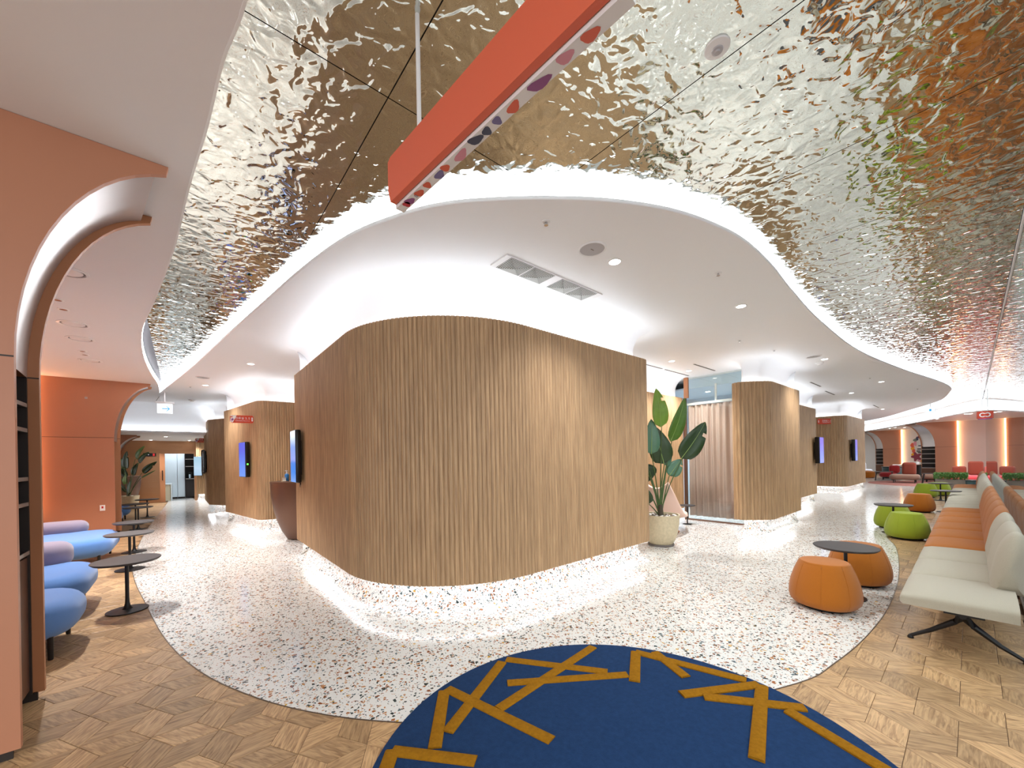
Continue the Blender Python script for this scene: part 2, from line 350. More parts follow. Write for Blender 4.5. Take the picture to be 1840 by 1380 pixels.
def resample(pl, pitch, off=.5):
    out = []; d = pitch*off; acc = 0.
    for a, b_ in zip(pl[:-1], pl[1:]):
        L_ = (b_-a).length; dr = (b_-a)/L_ if L_ else Vector((1,0))
        while d <= acc+L_:
            out.append((a+dr*(d-acc), dr)); d += pitch
        acc += L_
    return out
def spline(pts, n=8):
    P = [Vector(p) for p in pts]; out = []
    for i in range(len(P)-1):
        p0, p1, p2, p3 = P[max(i-1,0)], P[i], P[i+1], P[min(i+2,len(P)-1)]
        for k in range(n):
            t = k/n; out.append(.5*((2*p1)+(p2-p0)*t+(2*p0-5*p1+4*p2-p3)*t*t+(3*p1-p0-3*p2+p3)*t**3))
    out.append(P[-1]); return out
def inside(p, poly):
    c = False; n = len(poly); x, y = p
    for i in range(n):
        (x1,y1),(x2,y2) = poly[i], poly[i-1]
        if (y1 > y) != (y2 > y) and x < (x2-x1)*(y-y1)/(y2-y1)+x1: c = not c
    return c
def text_mesh(txt, size, m, ext=.001):
    cu = bpy.data.curves.new('txt', 'FONT'); cu.body = txt; cu.size = size; cu.align_x = 'CENTER'; cu.align_y = 'CENTER'; cu.extrude = ext
    o = bpy.data.objects.new('txt', cu); COL.objects.link(o); bpy.context.view_layer.update()
    me = bpy.data.meshes.new_from_object(o.evaluated_get(bpy.context.evaluated_depsgraph_get())); bpy.data.objects.remove(o)
    me.materials.clear(); me.materials.append(MATS[m]); return me
# ================================================================== SETTING: floor
edge_l = [(-.46,22.0),(-.46,20.45),(-.64,12.7),(-.61,9.0),(-.52,7.4),(-.30,5.7),(-.12,4.49),(.08,3.65),(.32,3.04),(.58,2.58),(.89,2.19),(1.35,1.75),(2.1,1.2),(3.04,.76),(3.55,.65),(4.3,.57),(5.33,.54),(6.76,.60),(8.5,.78),(9.6,1.0),(11,1.1),(14,1.08),(17.5,.98),(19.6,.6),(20.3,-.3)]
edge_pts = [(p.x, p.y) for p in spline(edge_l, 6)]
terr_poly = edge_pts + [(28.0,-.3),(30.5,3.0),(33,9),(20,9),(12,12),(4,18),(3.0,21.25),(.45,21.25),(.3,23.6),(-.46,23.6)]
floor = struct(part('floor', MB().box(-8,-8,-.06,48,30,-.004), 'parquet_joint', smooth=False))
part('terrazzo_slab', MB().prism(terr_poly, -.003, .003), 'terrazzo', floor, smooth=False)
part('border_trim', MB().sweep(with_normals([Vector(p) for p in edge_pts[6:-6]]), [(0,.0),(.006,.0),(.006,.0036),(0,.0036)], True), 'trim_metal', floor, smooth=False)
# parquet: tumbling rhombi, 0.195 m sides
SD = .1955
def rhomb(gap=.0011):
    s3 = SD*math.sqrt(3); c = [(0,0),(SD*math.cos(PI/6),-SD*.5),(s3,0),(SD*math.cos(PI/6),SD*.5)]
    mx_, my_ = s3/2, 0; k = 1-gap*2/(SD*.866)
    return [(mx_+(x-mx_)*k, my_+(y-my_)*k) for x, y in c]
RH = rhomb(); BV = .0016
def rhomb_geo(h):
    s3 = SD*math.sqrt(3); k = 1-BV*2/(SD*.866)*1.0; inn = [(s3/2+(x-s3/2)*k, y*k) for x, y in RH]
    v = [(x,y,-.0035) for x,y in RH]+[(x,y,h-.0009) for x,y in RH]+[(x,y,h) for x,y in inn]
    f = [(8,9,10,11)]+[(i,(i+1)%4,4+(i+1)%4,4+i) for i in range(4)]+[(4+i,4+(i+1)%4,8+(i+1)%4,8+i) for i in range(4)]
    return v, f
def grain_uv(x, y):
    a = PI/6; return (x*math.cos(a)-y*math.sin(a), x*math.sin(a)+y*math.cos(a))
rv, rf = rhomb_geo(0.)
pm = bpy.data.meshes.new('parquet_piece'); pm.from_pydata(rv, [], rf); pm.materials.append(MATS['parquet'])
ul = pm.uv_layers.new(name='UVMap')
for l in pm.loops: ul.data[l.index].uv = grain_uv(*rv[l.vertex_index][:2])
pieces = []
for i in range(-22, 78):
    for j in range(-95, 125):
        ax = -.15+1.5*SD*i; ay = 3.28+math.sqrt(3)*SD*(j+.5*(i % 2))
        if not (-3.2 < ax < 20.4 and -.45 < ay < 21.1): continue
        for th in (PI/2, PI/6, -PI/6):
            mx_, my_ = ax+SD*.866*math.cos(th), ay+SD*.866*math.sin(th)
            if mx_ > 4 and my_ > 1.6: continue
            if mx_ > .95 and my_ > 2.2: continue
            if inside((mx_, my_), terr_poly) and min((mx_-p[0])**2+(my_-p[1])**2 for p in edge_pts) > .19**2: continue
            if my_ < -.28 or mx_ < -3: continue
            t_ = mx_*fw.x+my_*fw.y; xr = (mx_*rt.x+my_*rt.y)/t_ if t_ > .1 else 9
            vis = t_ > 1.75 and abs(xr) < 1.36 and not (mx_ < -.72 and my_ < 4.0) and (mx_-1.61)**2+(my_-1.06)**2 > 1.3
            pieces.append((t_ if vis else 99., ax, ay, th))
pieces.sort()
for t_, ax, ay, th in pieces[:300]:
    o = obj('parquet_piece', pm, floor, (ax, ay, 0), th)
bv, bf, buv, brn = [], [], [], []
for t_, ax, ay, th in pieces[300:]:
    o_ = len(bv); c, s_ = math.cos(th), math.sin(th); rn = random.random()
    bv += [(ax+x*c-y*s_, ay+x*s_+y*c, z) for x, y, z in rv]; 
    for f_ in rf: bf.append(tuple(k+o_ for k in f_)); brn.append(rn)
    buv += [grain_uv(x, y) for x, y, z in rv]
me = bpy.data.meshes.new('parquet_field'); me.from_pydata(bv, [], bf); me.materials.append(MATS['parquet'])
ul = me.uv_layers.new(name='UVMap')
ul.data.foreach_set('uv', [c for l in me.loops for c in buv[l.vertex_index]])
atr = me.attributes.new('rnd', 'FLOAT', 'FACE'); atr.data.foreach_set('value', brn)
stuff(obj('parquet_field', me, floor))

# ================================================================== SETTING: ceilings
CZ = 3.35; MZ = 3.47
slab_edge = [(-.43,14.0),(-.37,13.2),(.14,9.84),(.49,7.21),(.76,5.24),(.92,4.1),(1.08,3.3),(1.29,2.78),(1.49,2.45),(1.77,2.16),(2.08,1.90),(2.41,1.67),(2.83,1.46),(3.28,1.33),(3.77,1.26),(4.47,1.26),(5.33,1.31),(6.9,1.36),(9.46,1.31),(12.43,.98),(15.2,.56),(17.0,.38),(18.45,.43),(21.2,.75),(24.16,1.62),(29.08,3.23),(32,5)]
se = spline(slab_edge, 6)
ceil_c = struct(part('ceiling', MB().prism([(p.x, p.y) for p in se]+[(33,9),(33,24),(-.43,24)], CZ, CZ+.06), 'white_paint', smooth=False))
sen = with_normals(se, 1)
part('ceiling_lip', MB().sweep(sen, [(-.03,CZ-.0015),(.010,CZ-.0015),(.014,CZ+.004),(.014,CZ+.024),(-.03,CZ+.024)], True), 'white_paint', ceil_c, smooth=False)
part('glow_edge_strip', MB().sweep(sen, [(.006,CZ+.024),(-.002,CZ+.112),(-.03,CZ+.112),(-.03,CZ+.024)], True), 'glow_edge', ceil_c, label='white fascia along the ceiling edge, built as a glowing band')  # the brightly lit fascia itself emits, standing in for light falling on it
left_edge = [(.25,-1.6),(.25,-.3),(.25,1.2),(.22,1.85),(.17,2.2),(.13,2.7),(.06,3.37),(-.03,4.43),(-.22,6.0),(-.38,7.2),(-.455,8.4),(-.47,9.6),(-.44,10.8),(-.39,11.9),(-.40,13.0),(-.43,14.0)]
le = spline(left_edge, 5)
ceil_l = struct(part('ceiling', MB().prism([(p.x, p.y) for p in le]+[(-.43,24),(-4.5,24),(-4.5,-1.6)], CZ, CZ+.06), 'warm_white', smooth=False))
part('ceiling_lip', MB().sweep(with_normals(le, 1), [(-.006,CZ-.0015),(.006,CZ-.0015),(.006,MZ-.004),(-.006,MZ-.004)], True), 'white_gloss', ceil_l, smooth=False)
part('glow_edge_strip', MB().sweep(with_normals([p for p in le if p.y > 6.9], 1), [(.009,CZ+.03),(.016,CZ+.03),(.016,CZ+.1),(.009,CZ+.1)], True), 'glow_edge', ceil_l)
# rippled mirror panels
mirror = struct(part('ceiling', MB().box(-.6,-.32,MZ+.02,24.6,14.2,MZ+.04), 'dark_room', smooth=False))
xs = [-.33+1.21*k for k in range(21)]
for k in range(20):
    for y0, y1 in ((-.30, 2.02), (2.02, 8.0), (8.0, 14.1)):
        if y0 > 2 and xs[k] > 1.3: continue
        part('mirror_panel', MB().box(xs[k]+.003, y0+.003, MZ, xs[k+1]-.003, y1-.003, MZ+.012), 'ripple_mirror', mirror, smooth=False)
for k in range(20, 34):
    x0 = -.33+1.21*k
    part('mirror_panel', MB().box(x0+.003, -.9, MZ, x0+1.207, 6.0, MZ+.012), 'ripple_mirror', mirror, smooth=False)
# lounge soffit, far right
lip = spline([(40,6.2),(36.7,4.77),(32.7,3.15),(29.6,2.0),(27.4,1.25),(25.5,.69),(24.2,.25),(23.5,-.1),(23.2,-.6),(23.2,-4)], 6)
sof = struct(part('ceiling', MB().prism([(p.x, p.y) for p in lip]+[(48,-4),(48,9),(40,9)], 3.0, 3.04), 'warm_white', smooth=False))
ln = with_normals(lip, 1)
part('ceiling_lip', MB().sweep(ln, [(-.02,3.0),(.0,3.0),(.02,3.015),(.02,3.05),(-.01,3.06)]), 'white_paint', sof)
part('glow_edge_strip', MB().sweep(ln, [(.01,3.06),(.0,3.15),(-.06,3.15),(-.06,3.06)], True), 'glow_edge', sof)
part('ceiling_neck', MB().sweep(ln, [(-.12,3.04),(-.12,MZ-.01)]), 'white_paint', sof)
# far-left soffit over the corridor end
sofl = struct(part('ceiling', MB().box(-8,16.0,2.5,6,24,2.56), 'white_paint', smooth=False))
part('ceiling_neck', MB().add([(x, 16.14-(.0 if a is None else .75*(1-math.cos(a))), z) for x in (-8, 6) for a, z in [(None,2.5),(None,2.75)]+[(PI/2*k/10, 2.6+.749*math.sin(PI/2*k/10)) for k in range(11)]],
     [(i, i+1, 13+i+1, 13+i) for i in range(12)]), 'white_paint', sofl)
part('led_strip', MB().box(-8,16.04,2.565,6,16.09,2.575), 'led_top', sofl, smooth=False)

# ================================================================== SETTING: ribbed oak walls
def slat_profile(w, d):
    n = 6; return [(-w/2+w*k/n, d*math.sin(PI*k/n)**.6 if 0 < k < n else 0.) for k in range(n+1)]
def wood_wall(name, ctrl, radii, pitch=.047, single=False, z0=.28, z1=2.87, start=0, neck=True, plinth=True):
    pl = fillet(ctrl, radii); pn = with_normals(pl, 1)
    root = struct(part(name, MB().sweep(pn, [(0,z0),(0,z1),(-.05,z1),(-.05,z0)], True), 'oak_slat', angle=30))
    w = pitch*.96; d = pitch*.25; prof = slat_profile(w, d); rs = resample(pl, pitch)
    def geo():
        k = len(prof); return [(u, -v-.001, z) for z in (z0-.004, z1+.004) for u, v in prof], [(i, i+1, k+i+1, k+i) for i in range(k-1)]+[tuple(range(k-1,-1,-1)), tuple(range(k,2*k))]
    gv, gf = geo()
    if single:
        mb = MB().add(gv, gf); sm = mb.mesh('slat', 'oak_slat', True, 50)
        for p, dr in rs: obj('slat', sm, root, (p.x, p.y, 0), math.atan2(dr.y, dr.x))
    else:
        mb = MB()
        for p, dr in rs:
            mb.add([(p.x+u*dr.x-v*dr.y, p.y+u*dr.y+v*dr.x, z) for u, v, z in gv], gf)
        stuff(part('slat_cladding', mb, 'oak_slat', root, True, 50))
    if plinth:
        R_ = .2; pr = [(.05,.0035)]+[(.05-R_*math.sin(PI/2*k/8), .0035+R_*(1-math.cos(PI/2*k/8))) for k in range(1,9)]+[(-.15,z0+.06)]
        part('plinth', MB().sweep(pn, pr), 'terrazzo', root)
        part('led_strip', MB().sweep(pn, [(-.135,z0+.012),(-.05,z0+.012),(-.05,z0+.02),(-.135,z0+.02)], True), 'led_base', root)
    if neck:
        R_ = .30; pr = [(-.17,z1-.12),(-.17,CZ-R_)]+[(-.17+R_*(1-math.cos(PI/2*k/10)), CZ-R_+R_*math.sin(PI/2*k/10)-.001) for k in range(1,11)]
        part('ceiling_neck', MB().sweep(pn, pr), 'white_paint', root, angle=60)
        part('led_strip', MB().sweep(pn, [(-.13,z1-.05),(-.08,z1-.05),(-.08,z1-.04),(-.13,z1-.04)], True), 'led_top', root)
        part('cove_shelf', MB().sweep(pn, [(-.17,z1-.08),(-.05,z1-.08)]), 'white_paint', root)
    return root
wood_wall('wall_centre', [(2.6,7.05),(1.41,7.05),(1.38,3.04),(5.31,3.04),(5.31,4.4)], [0,.03,1.4,.22,0], single=True, z1=2.905)
wood_wall('wall_nook', [(5.31,4.42),(9.08,4.42)], [0,0])
wood_wall('wall_right', [(9.1,3.15),(7.88,2.92),(8.4,2.42),(10.3,2.42),(10.3,3.1)], [0,.15,.35,.03,0], pitch=.066)
wood_wall('wall_right', [(10.3,3.1),(14.95,3.1),(14.95,5.0)], [0,.03,0], pitch=.066)
wood_wall('wall_back', [(14.95,5.0),(18.25,5.0)], [0,0], pitch=.066)
wood_wall('wall_right', [(18.2,5.0),(18.3,2.93),(21.75,2.88),(21.75,5)], [0,.35,.03,0], pitch=.075)
wood_wall('wall_left', [(2.0,12.55),(.86,12.55),(1.29,9.93),(3.0,9.93)], [0,.03,.25,0])
wood_wall('wall_left', [(.62,17.5),(.64,15.1),(.98,14.4),(2.0,14.4)], [0,.15,.1,0])
wood_wall('wall_back', [(.46,20.9),(1.6,20.35)], [0,0], z1=2.5, neck=False)
wood_wall('wall_left', [(2.6,9.93),(2.6,7.05)], [0,0])

# ================================================================== SETTING: terracotta arches
def arch_curve(ec, eb, z_c, z_top, n=14):
    # quarter ellipse from the vertical edge (x=-ec) to the tip near the ceiling; returns (u, z), u measured out from the post edge
    pts = []
    for k in range(n+1):
        a = PI/2*k/n*.9; pts.append((ec*(1-math.cos(a)), z_c+(z_top-z_c)*math.sin(a)))
    return pts
def arch_panel(mb, left, u_edge, z_top, zc, ec, v0, v1, mapf, z_bot=.05):
    cur = [(u_edge+u, z) for u, z in arch_curve(ec, 0, zc, z_top-.035)]
    poly = [(left, z_bot),(u_edge, z_bot)]+cur+[(cur[-1][0]+.01, z_top-.0)]+[(left, z_top)]
    n = len(poly); vs = [mapf(u, v0, z) for u, z in poly]+[mapf(u, v1, z) for u, z in poly]
    return mb.add(vs, [tuple(range(n-1,-1,-1)), tuple(range(n,2*n))]+[(i,(i+1)%n,n+(i+1)%n,n+i) for i in range(n)]), cur
def arch_unit(name, label_mats, left, ua, ub, va, vb, z_top, zc, ec, mapf, shelf_zs, led=None, joint=None):
    front_m, back_m = label_mats
    mb, cur = arch_panel(MB(), left, ua, z_top, zc, ec, va, va+.035, mapf)
    root = struct(part(name, mb, front_m, smooth=False))
    mb2, cur2 = arch_panel(MB(), left, ub, z_top, zc, ec*.9, vb, vb+.035, mapf)
    part('arch_fin', mb2, back_m, root, smooth=False)
    if joint:
        part('panel_joint', MB().add([mapf(u, va-.0015, z) for u, z in ((left,joint-.004),(ua,joint-.004),(ua,joint+.004),(left,joint+.004))], [(0,1,2,3)]), 'dark_shelf', root, smooth=False)
        part('panel_joint', MB().add([mapf(u, vb-.0015, z) for u, z in ((left,joint-.004),(ub,joint-.004),(ub,joint+.004),(left,joint+.004))], [(0,1,2,3)]), 'dark_shelf', root, smooth=False)
    # curved lining between the two arch faces
    k = len(cur); ins = .05
    vs = [mapf(u-ins*(1 if i < k-3 else 1), va+.035, z) for i, (u, z) in enumerate(cur)]+[mapf(u-ins, vb, z) for u, z in cur2]
    lin_ = part('arch_lining', MB().add(vs, [(i, i+1, k+i+1, k+i) for i in range(k-1)]), 'silver_lining', root)
    # shelf niche below
    def bx(u0, v0, z0, u1, v1, z1):
        return MB().add([mapf(u, v, z) for u, v, z in ((u0,v0,z0),(u1,v0,z0),(u1,v1,z0),(u0,v1,z0),(u0,v0,z1),(u1,v0,z1),(u1,v1,z1),(u0,v1,z1))], [(0,3,2,1),(4,5,6,7),(0,1,5,4),(1,2,6,5),(2,3,7,6),(3,0,4,7)])
    ue = min(ua, ub)-.05
    part('niche_back', bx(ue-.42, va+.035, .05, ue-.4, vb, zc), 'dark_shelf', root, smooth=False)
    part('niche_side', bx(ue-.42, va+.035, .05, ue, va+.05, zc), 'dark_shelf', root, smooth=False)
    part('niche_side', bx(ue-.42, vb-.015, .05, ue, vb, zc), 'dark_shelf', root, smooth=False)
    for z in shelf_zs:
        sh = part('shelf', bx(ue-.4, va+.05, z-.012, ue-.004, vb-.015, z+.012), 'dark_shelf', root, smooth=False)
        part('shelf_edge', bx(ue-.004, va+.05, z-.012, ue, vb-.015, z+.012), 'shelf_edge', sh, smooth=False)
    part('cupboard_door', bx(ue-.4, va+.05, .08, ue-.01, vb-.015, shelf_zs[-1]-.03), 'brown_metal', root, smooth=False)
    part('kick_board', bx(left, va+.02, -.002, ua-.03, va+.034, .055), 'dark_shelf', root, smooth=False)
    part('kick_board', bx(left, vb+.0, -.002, ub-.03, vb+.02, .055), 'dark_shelf', root, smooth=False)
    return root
ml = lambda u, v, z: (u, v, z)                # arches across the left side: u along x, v along y
zsh = [1.9, 1.74, 1.43, 1.27, .96]
arch_unit('wall_left', ('terracotta','shaded_fin_bronze'), -5.5, -.655, -.70, 3.20, 3.92, CZ-.002, 2.08, .72, ml, zsh, joint=2.08)
a2 = arch_unit('wall_left', ('terracotta','shaded_fin_bronze'), -5.5, -1.11, -1.05, 12.0, 12.42, CZ-.002, 2.05, .70, ml, zsh, joint=2.12)
arch_unit('wall_left', ('terracotta','shaded_fin_bronze'), -5.5, -1.62, -1.52, 17.4, 17.9, 2.498, 1.6, .62, ml, [1.5,1.3,1.0,.8])
part('led_strip', MB().box(-2.27,11.96,.5,-2.24,11.99,3.34), 'led_warm_wide', a2, smooth=False)
bw = struct(part('wall_side', MB().box(-2.4,4.0,0,-2.3,11.99,CZ), 'terracotta', smooth=False))
struct(part('wall_side', MB().box(-2.9,12.5,0,-2.8,17.4,CZ), 'terracotta', smooth=False))
mr_ = lambda u, v, z: (29.5+v, -u, z)          # lounge arches: u along -y so the tip points to +y
def lounge_map(x0, sgn=1): return lambda u, v, z: (x0+v, -u, z)
# mirrored in u: edge at y, tip towards larger y
def lm(x0): return lambda u, v, z: (x0+v, u, z)
aA = arch_unit('wall_lounge', ('terracotta','shaded_fin_bronze'), .45, 1.2, 1.75, 0, .9, 2.998, 1.75, .78, lm(29.5), [1.55,1.3,1.0,.8,.6], joint=1.72)
aB = arch_unit('wall_lounge', ('terracotta','shaded_fin_bronze'), 3.05, 3.95, 4.5, 0, 1.4, 2.998, 1.75, .85, lm(37.0), [1.55,1.3,1.0,.8,.6], joint=1.72)
part('led_strip', MB().box(29.46,.40,.45,29.5,.445,2.99), 'led_warm', aA, smooth=False)
part('led_strip', MB().box(36.96,3.0,.3,37.0,3.045,2.99), 'led_warm', aB, smooth=False)
for ar, x0, y0, y1 in ((aA,30.38,1.16,1.72),(aB,38.37,3.9,4.46)):
    part('niche_back', MB().box(x0-.02,y0,.62,x0,y1,1.78), 'dark_shelf', ar, smooth=False)
    part('cupboard_door', MB().box(x0-.3,y0,.05,x0-.28,y1,.6), 'brown_metal', ar, smooth=False)
    for z in (.62,.86,1.1,1.36,1.6): part('shelf', MB().box(x0-.3,y0,z,x0-.02,y1,z+.035), 'shelf_edge', ar, smooth=False)
struct(part('wall_lounge', MB().box(29.56,-4.2,0,29.7,.45,3.0), 'lounge_wall', smooth=False))
struct(part('wall_lounge', MB().box(37.06,.4,0,37.2,3.05,3.0), 'lounge_light', smooth=False))
struct(part('wall_lounge', MB().box(42.0,2.0,0,42.2,9.0,3.0), 'lounge_light', smooth=False))
# enclosing walls out of view
struct(part('wall_north', MB().box(22,9.0,0,48,9.1,4), 'lounge_light', smooth=False))
struct(part('wall_east', MB().box(46,-8,0,46.1,9,4), 'terracotta', smooth=False))

# glass partition behind the bench
gp = struct(obj('wall_glass', None))
for k in range(12):
    x0 = 3.2+1.4*k
    part('glass_pane', MB().box(x0+.003,-.322,.03,x0+1.397,-.310,MZ-.006), 'glass', gp, smooth=False)
part('top_channel', MB().box(3.2,-.33,MZ-.012,20,-.302,MZ-.001), 'white_gloss', gp, smooth=False)
part('bottom_channel', MB().box(3.2,-.335,0,20,-.297,.03), 'trim_metal', gp, smooth=False)
struct(part('wall_behind_glass', MB().box(2,-4.1,0,22,-4.0,3.4), 'plum_room', smooth=False))

# end wall with the sliding door, far left
dw = struct(part('wall_end', MB().box(-6,21.3,0,-.66,21.45,2.5).box(-.66,21.3,1.98,.45,21.45,2.5).box(.40,21.22,0,.50,21.45,2.5), 'bronze_wall', smooth=False))
d1 = struct(part('door_1', MB().box(-.68,21.22,.01,-.52,21.29,1.98), 'shaded_fin_bronze', smooth=False))
part('door_handle', MB().tube([(-.60,21.19,.9),(-.60,21.19,1.3)], .014).tube([(-.60,21.22,.93),(-.60,21.19,.93)], .008).tube([(-.60,21.22,1.27),(-.60,21.19,1.27)], .008), 'black_metal', d1)
struct(part('wall_pantry', MB().box(-1.5,23.5,0,1.2,23.6,2.5).box(-1.6,21.45,0,-1.5,23.6,2.5).box(.5,21.45,0,.6,23.6,2.5), 'white_cabinet', smooth=False))
ws = thing('room_sign', 'small black room plate with red block on the bronze wall beside the door', 'sign', (-.97,21.3,1.94))
part('plate', MB().box(-.19,-.02,-.065,.19,0,.065), 'screen_black', ws, smooth=False)
part('red_block', MB().box(.09,-.023,-.05,.15,-.02,.05), 'red_plastic', ws, smooth=False)
o = obj('lettering', text_mesh('진료실', .045, 'white_gloss'), ws, (-.08,-.022,0)); o.rotation_euler = (PI/2,0,0)

# ================================================================== ceiling fixtures
def disc(r, h, n=20): return [(r*.97, 0), (r, h*.4), (r, h)]
def downlight(x, y, z=CZ, r=.052, label='small round recessed downlight glowing in the white ceiling above the terrazzo', group='downlights of the white ceiling', cat='ceiling light', energy=60):
    t = thing('downlight', label, cat, (x,y,z), 0, group)
    part('trim_ring', MB().lathe([(r,0.001),(r,-.006),(r*1.25,-.004),(r*1.28,0.001)], 20, cap=False), 'white_gloss', t)
    part('lens', MB().lathe([(r,-.002),(r*.6,-.0045)], 20), 'lamp', t)
    li = bpy.data.lights.new('downlight_lamp', 'SPOT'); li.energy = energy; li.spot_size = math.radians(125); li.spot_blend = 1.0; li.shadow_soft_size = .05; li.color = (.94,.97,1)
    lo = bpy.data.objects.new('lamp_light', li); COL.objects.link(lo); lo.parent = t; lo.location = (0,0,-.03)
    return t
for x, y in ((3.15,2.16),(5.33,1.83),(9.64,1.84),(15.78,2.37),(1.0,8.6),(22.9,2.43),(14.0,1.5),(.45,11.5)): downlight(x, y)
for x, y in ((8.43,3.95),(7.3,3.75)): downlight(x, y, label='small round downlight of a pair, the second added as fill, in the potted plant nook ceiling', group='downlights of the nook', energy=95)  # second position is an added fill lamp for the plant and curtain
for x, y in ((34.0,3.3),(33.3,3.0),(34,2.65),(26.6,1.0),(24.3,.12),(24.4,.0),(25.5,-.9)): downlight(x, y, 3.0, .06, 'small round downlight in the low lounge ceiling', 'downlights of the lounge ceiling')
for x, y in ((-.4,18.0),(-.9,20.6),(.25,20.6)): downlight(x, y, 2.5, .05, 'small round downlight in the low ceiling before the bronze wall', 'downlights before the bronze wall')
def square_light(x, y):
    t = thing('pair_downlight', 'tiny recessed spot of a pair in the ceiling over the blue seats', 'ceiling light', (x,y,CZ), 0, 'spot pairs over the blue seats')
    part('trim_ring', MB().lathe([(.035,.001),(.035,-.008),(.05,-.005),(.052,.001)], 18, cap=False), 'white_gloss', t)
    part('reflector', MB().lathe([(.034,-.006),(.02,.0)], 18), 'chrome', t)
    li = bpy.data.lights.new('pair_lamp', 'SPOT'); li.energy = 85; li.spot_size = math.radians(100); li.spot_blend = .5; li.shadow_soft_size = .04; li.color = (1,.98,.96)
    lo = bpy.data.objects.new('lamp_light', li); COL.objects.link(lo); lo.parent = t; lo.location = (0,0,-.03)
for x, y in ((-1.02,6.5),(-1.03,6.85),(-1.18,9.15),(-1.19,9.42)): square_light(x, y)
def speaker(x, y, z, r, label, group):
    t = thing('ceiling_speaker', label, 'speaker', (x,y,z), 0, group)
    part('rim', MB().lathe([(r,.001),(r,-.006),(r*.94,-.012),(r*.86,-.008),(r*.86,.001)], 32, cap=False), 'white_gloss', t)
    part('grille', MB().lathe([(r*.86,-.004),(r*.3,-.008),(.001,-.008)], 32), 'speaker_grille', t)
    part('badge', MB().box(-.02,-.004,-.0095,.02,.004,-.0075), 'trim_metal', t, smooth=False)
speaker(2.80,2.15,CZ,.125,'round white ceiling speaker beside the four-square air grille','ceiling speakers')
speaker(9.2,1.92,CZ,.125,'round white ceiling speaker beside the smoke detector','ceiling speakers')
speaker(.37,10.5,CZ,.125,'round white ceiling speaker above the corridor floor near the exit sign','ceiling speakers')
for x, y in ((-.80,5.5),(-1.04,7.48),(-1.09,8.3),(-1.19,9.9)):
    t = thing('round_diffuser', 'round white ceiling diffuser with a grey ring over the blue seats', 'vent', (x,y,CZ), 0, 'round diffusers over the blue seats')
    part('rim', MB().lathe([(.15,.001),(.148,-.006),(.125,-.009),(.12,.0005)], 32, cap=False), 'white_gloss', t)
    part('ring_gap', MB().lathe([(.12,.0),(.112,-.001),(.105,.0)], 32, cap=False), 'louver_dark', t)
    part('plate', MB().lathe([(.106,-.002),(.1,-.007),(.001,-.008)], 32), 'white_gloss', t)
def sprinkler(x, y, z, label, group):
    t = thing('sprinkler', label, 'sprinkler', (x,y,z), 0, group)
    part('cover_plate', MB().lathe([(.035,.001),(.034,-.004),(.02,-.008),(.018,-.004)], 20), 'white_gloss', t)
    part('nozzle', MB().lathe([(.01,-.004),(.01,-.022),(.016,-.024),(.016,-.027)], 12), 'chrome', t)
for x, y in ((2.20,2.13),(4.18,1.64),(8.04,2.24),(13.0,1.6),(.18,11.9),(16.5,1.0),(6.9,2.4)): sprinkler(x, y, CZ, 'small white sprinkler head in the white ceiling', 'ceiling sprinklers')
t = thing('smoke_detector', 'round white smoke detector on the rippled mirror ceiling', 'detector', (2.0,.77,MZ))
part('base_plate', MB().lathe([(.056,.0),(.055,-.008),(.03,-.014)], 28), 'white_gloss', t)
part('sensor', MB().lathe([(.026,-.012),(.024,-.02),(.014,-.022),(.012,-.03),(.001,-.031)], 20), 'speaker_grille', t)
t = thing('smoke_detector', 'white smoke detector on the ceiling beside a round speaker', 'detector', (9.95,1.98,CZ))
part('base_plate', MB().lathe([(.07,0),(.068,-.02),(.05,-.03)], 24), 'white_gloss', t); part('sensor', MB().lathe([(.045,-.03),(.04,-.05),(.001,-.052)], 20), 'white_gloss', t)
t = thing('smoke_detector', 'white smoke detector on the corridor ceiling beyond the exit sign', 'detector', (.25,14.3,CZ))
part('base_plate', MB().lathe([(.08,0),(.078,-.02),(.055,-.03)], 24), 'white_gloss', t); part('sensor', MB().lathe([(.045,-.03),(.04,-.055),(.001,-.057)], 20), 'white_gloss', t)
# air grille with four square louvres
t = thing('air_grille', 'long white air conditioning grille with four square louvred openings', 'vent', (2.26,2.68,CZ))
part('backing', MB().box(.0,.0,-.012,1.40,.25,.0), 'white_gloss', t, smooth=False)
for k, x0 in enumerate((.06,.355,.745,1.04)):
    lv = part('louvre', MB().box(x0,.0+.01,-.0135,x0+.28,.24,-.0125), 'louver_dark', t, smooth=False)
    for q in range(8):
        a = q/8; hx, hy = .136*(1-a), .112*(1-a); cx_, cy_ = x0+.14, .125; wq = .0062; z = -.014-.002*q
        mb = MB()
        for (xa, ya, xb, yb) in ((cx_-hx,cy_-hy,cx_+hx,cy_-hy+wq),(cx_-hx,cy_+hy-wq,cx_+hx,cy_+hy),(cx_-hx,cy_-hy,cx_-hx+wq,cy_+hy),(cx_+hx-wq,cy_-hy,cx_+hx,cy_+hy)): mb.box(xa,ya,z-.003,xb,yb,z)
        part('louvre_blade', mb, 'louver', lv, smooth=False)
for (x0, x1, y) in ((7.12,7.77,4.2),(7.87,8.95,4.2),(7.91,8.91,3.6)): tag(part('slot_diffuser', MB().box(x0,y-.018,CZ-.003,x1,y+.018,CZ+.001), 'louver_dark', smooth=False), 'narrow dark slot diffuser in the ceiling above the potted plant nook', 'vent', 'slot diffusers above the nook')
for (x0, x1, y) in ((12.43,13.5,2.97),(14.6,15.8,3.08),(20.6,22,2.75)): tag(part('slot_diffuser', MB().box(x0,y-.02-.3,CZ-.003,x1,y+.02-.3,CZ+.001), 'louver_dark', smooth=False), 'narrow dark slot diffuser in the ceiling along the far oak walls', 'vent', 'slot diffusers along the far oak walls')
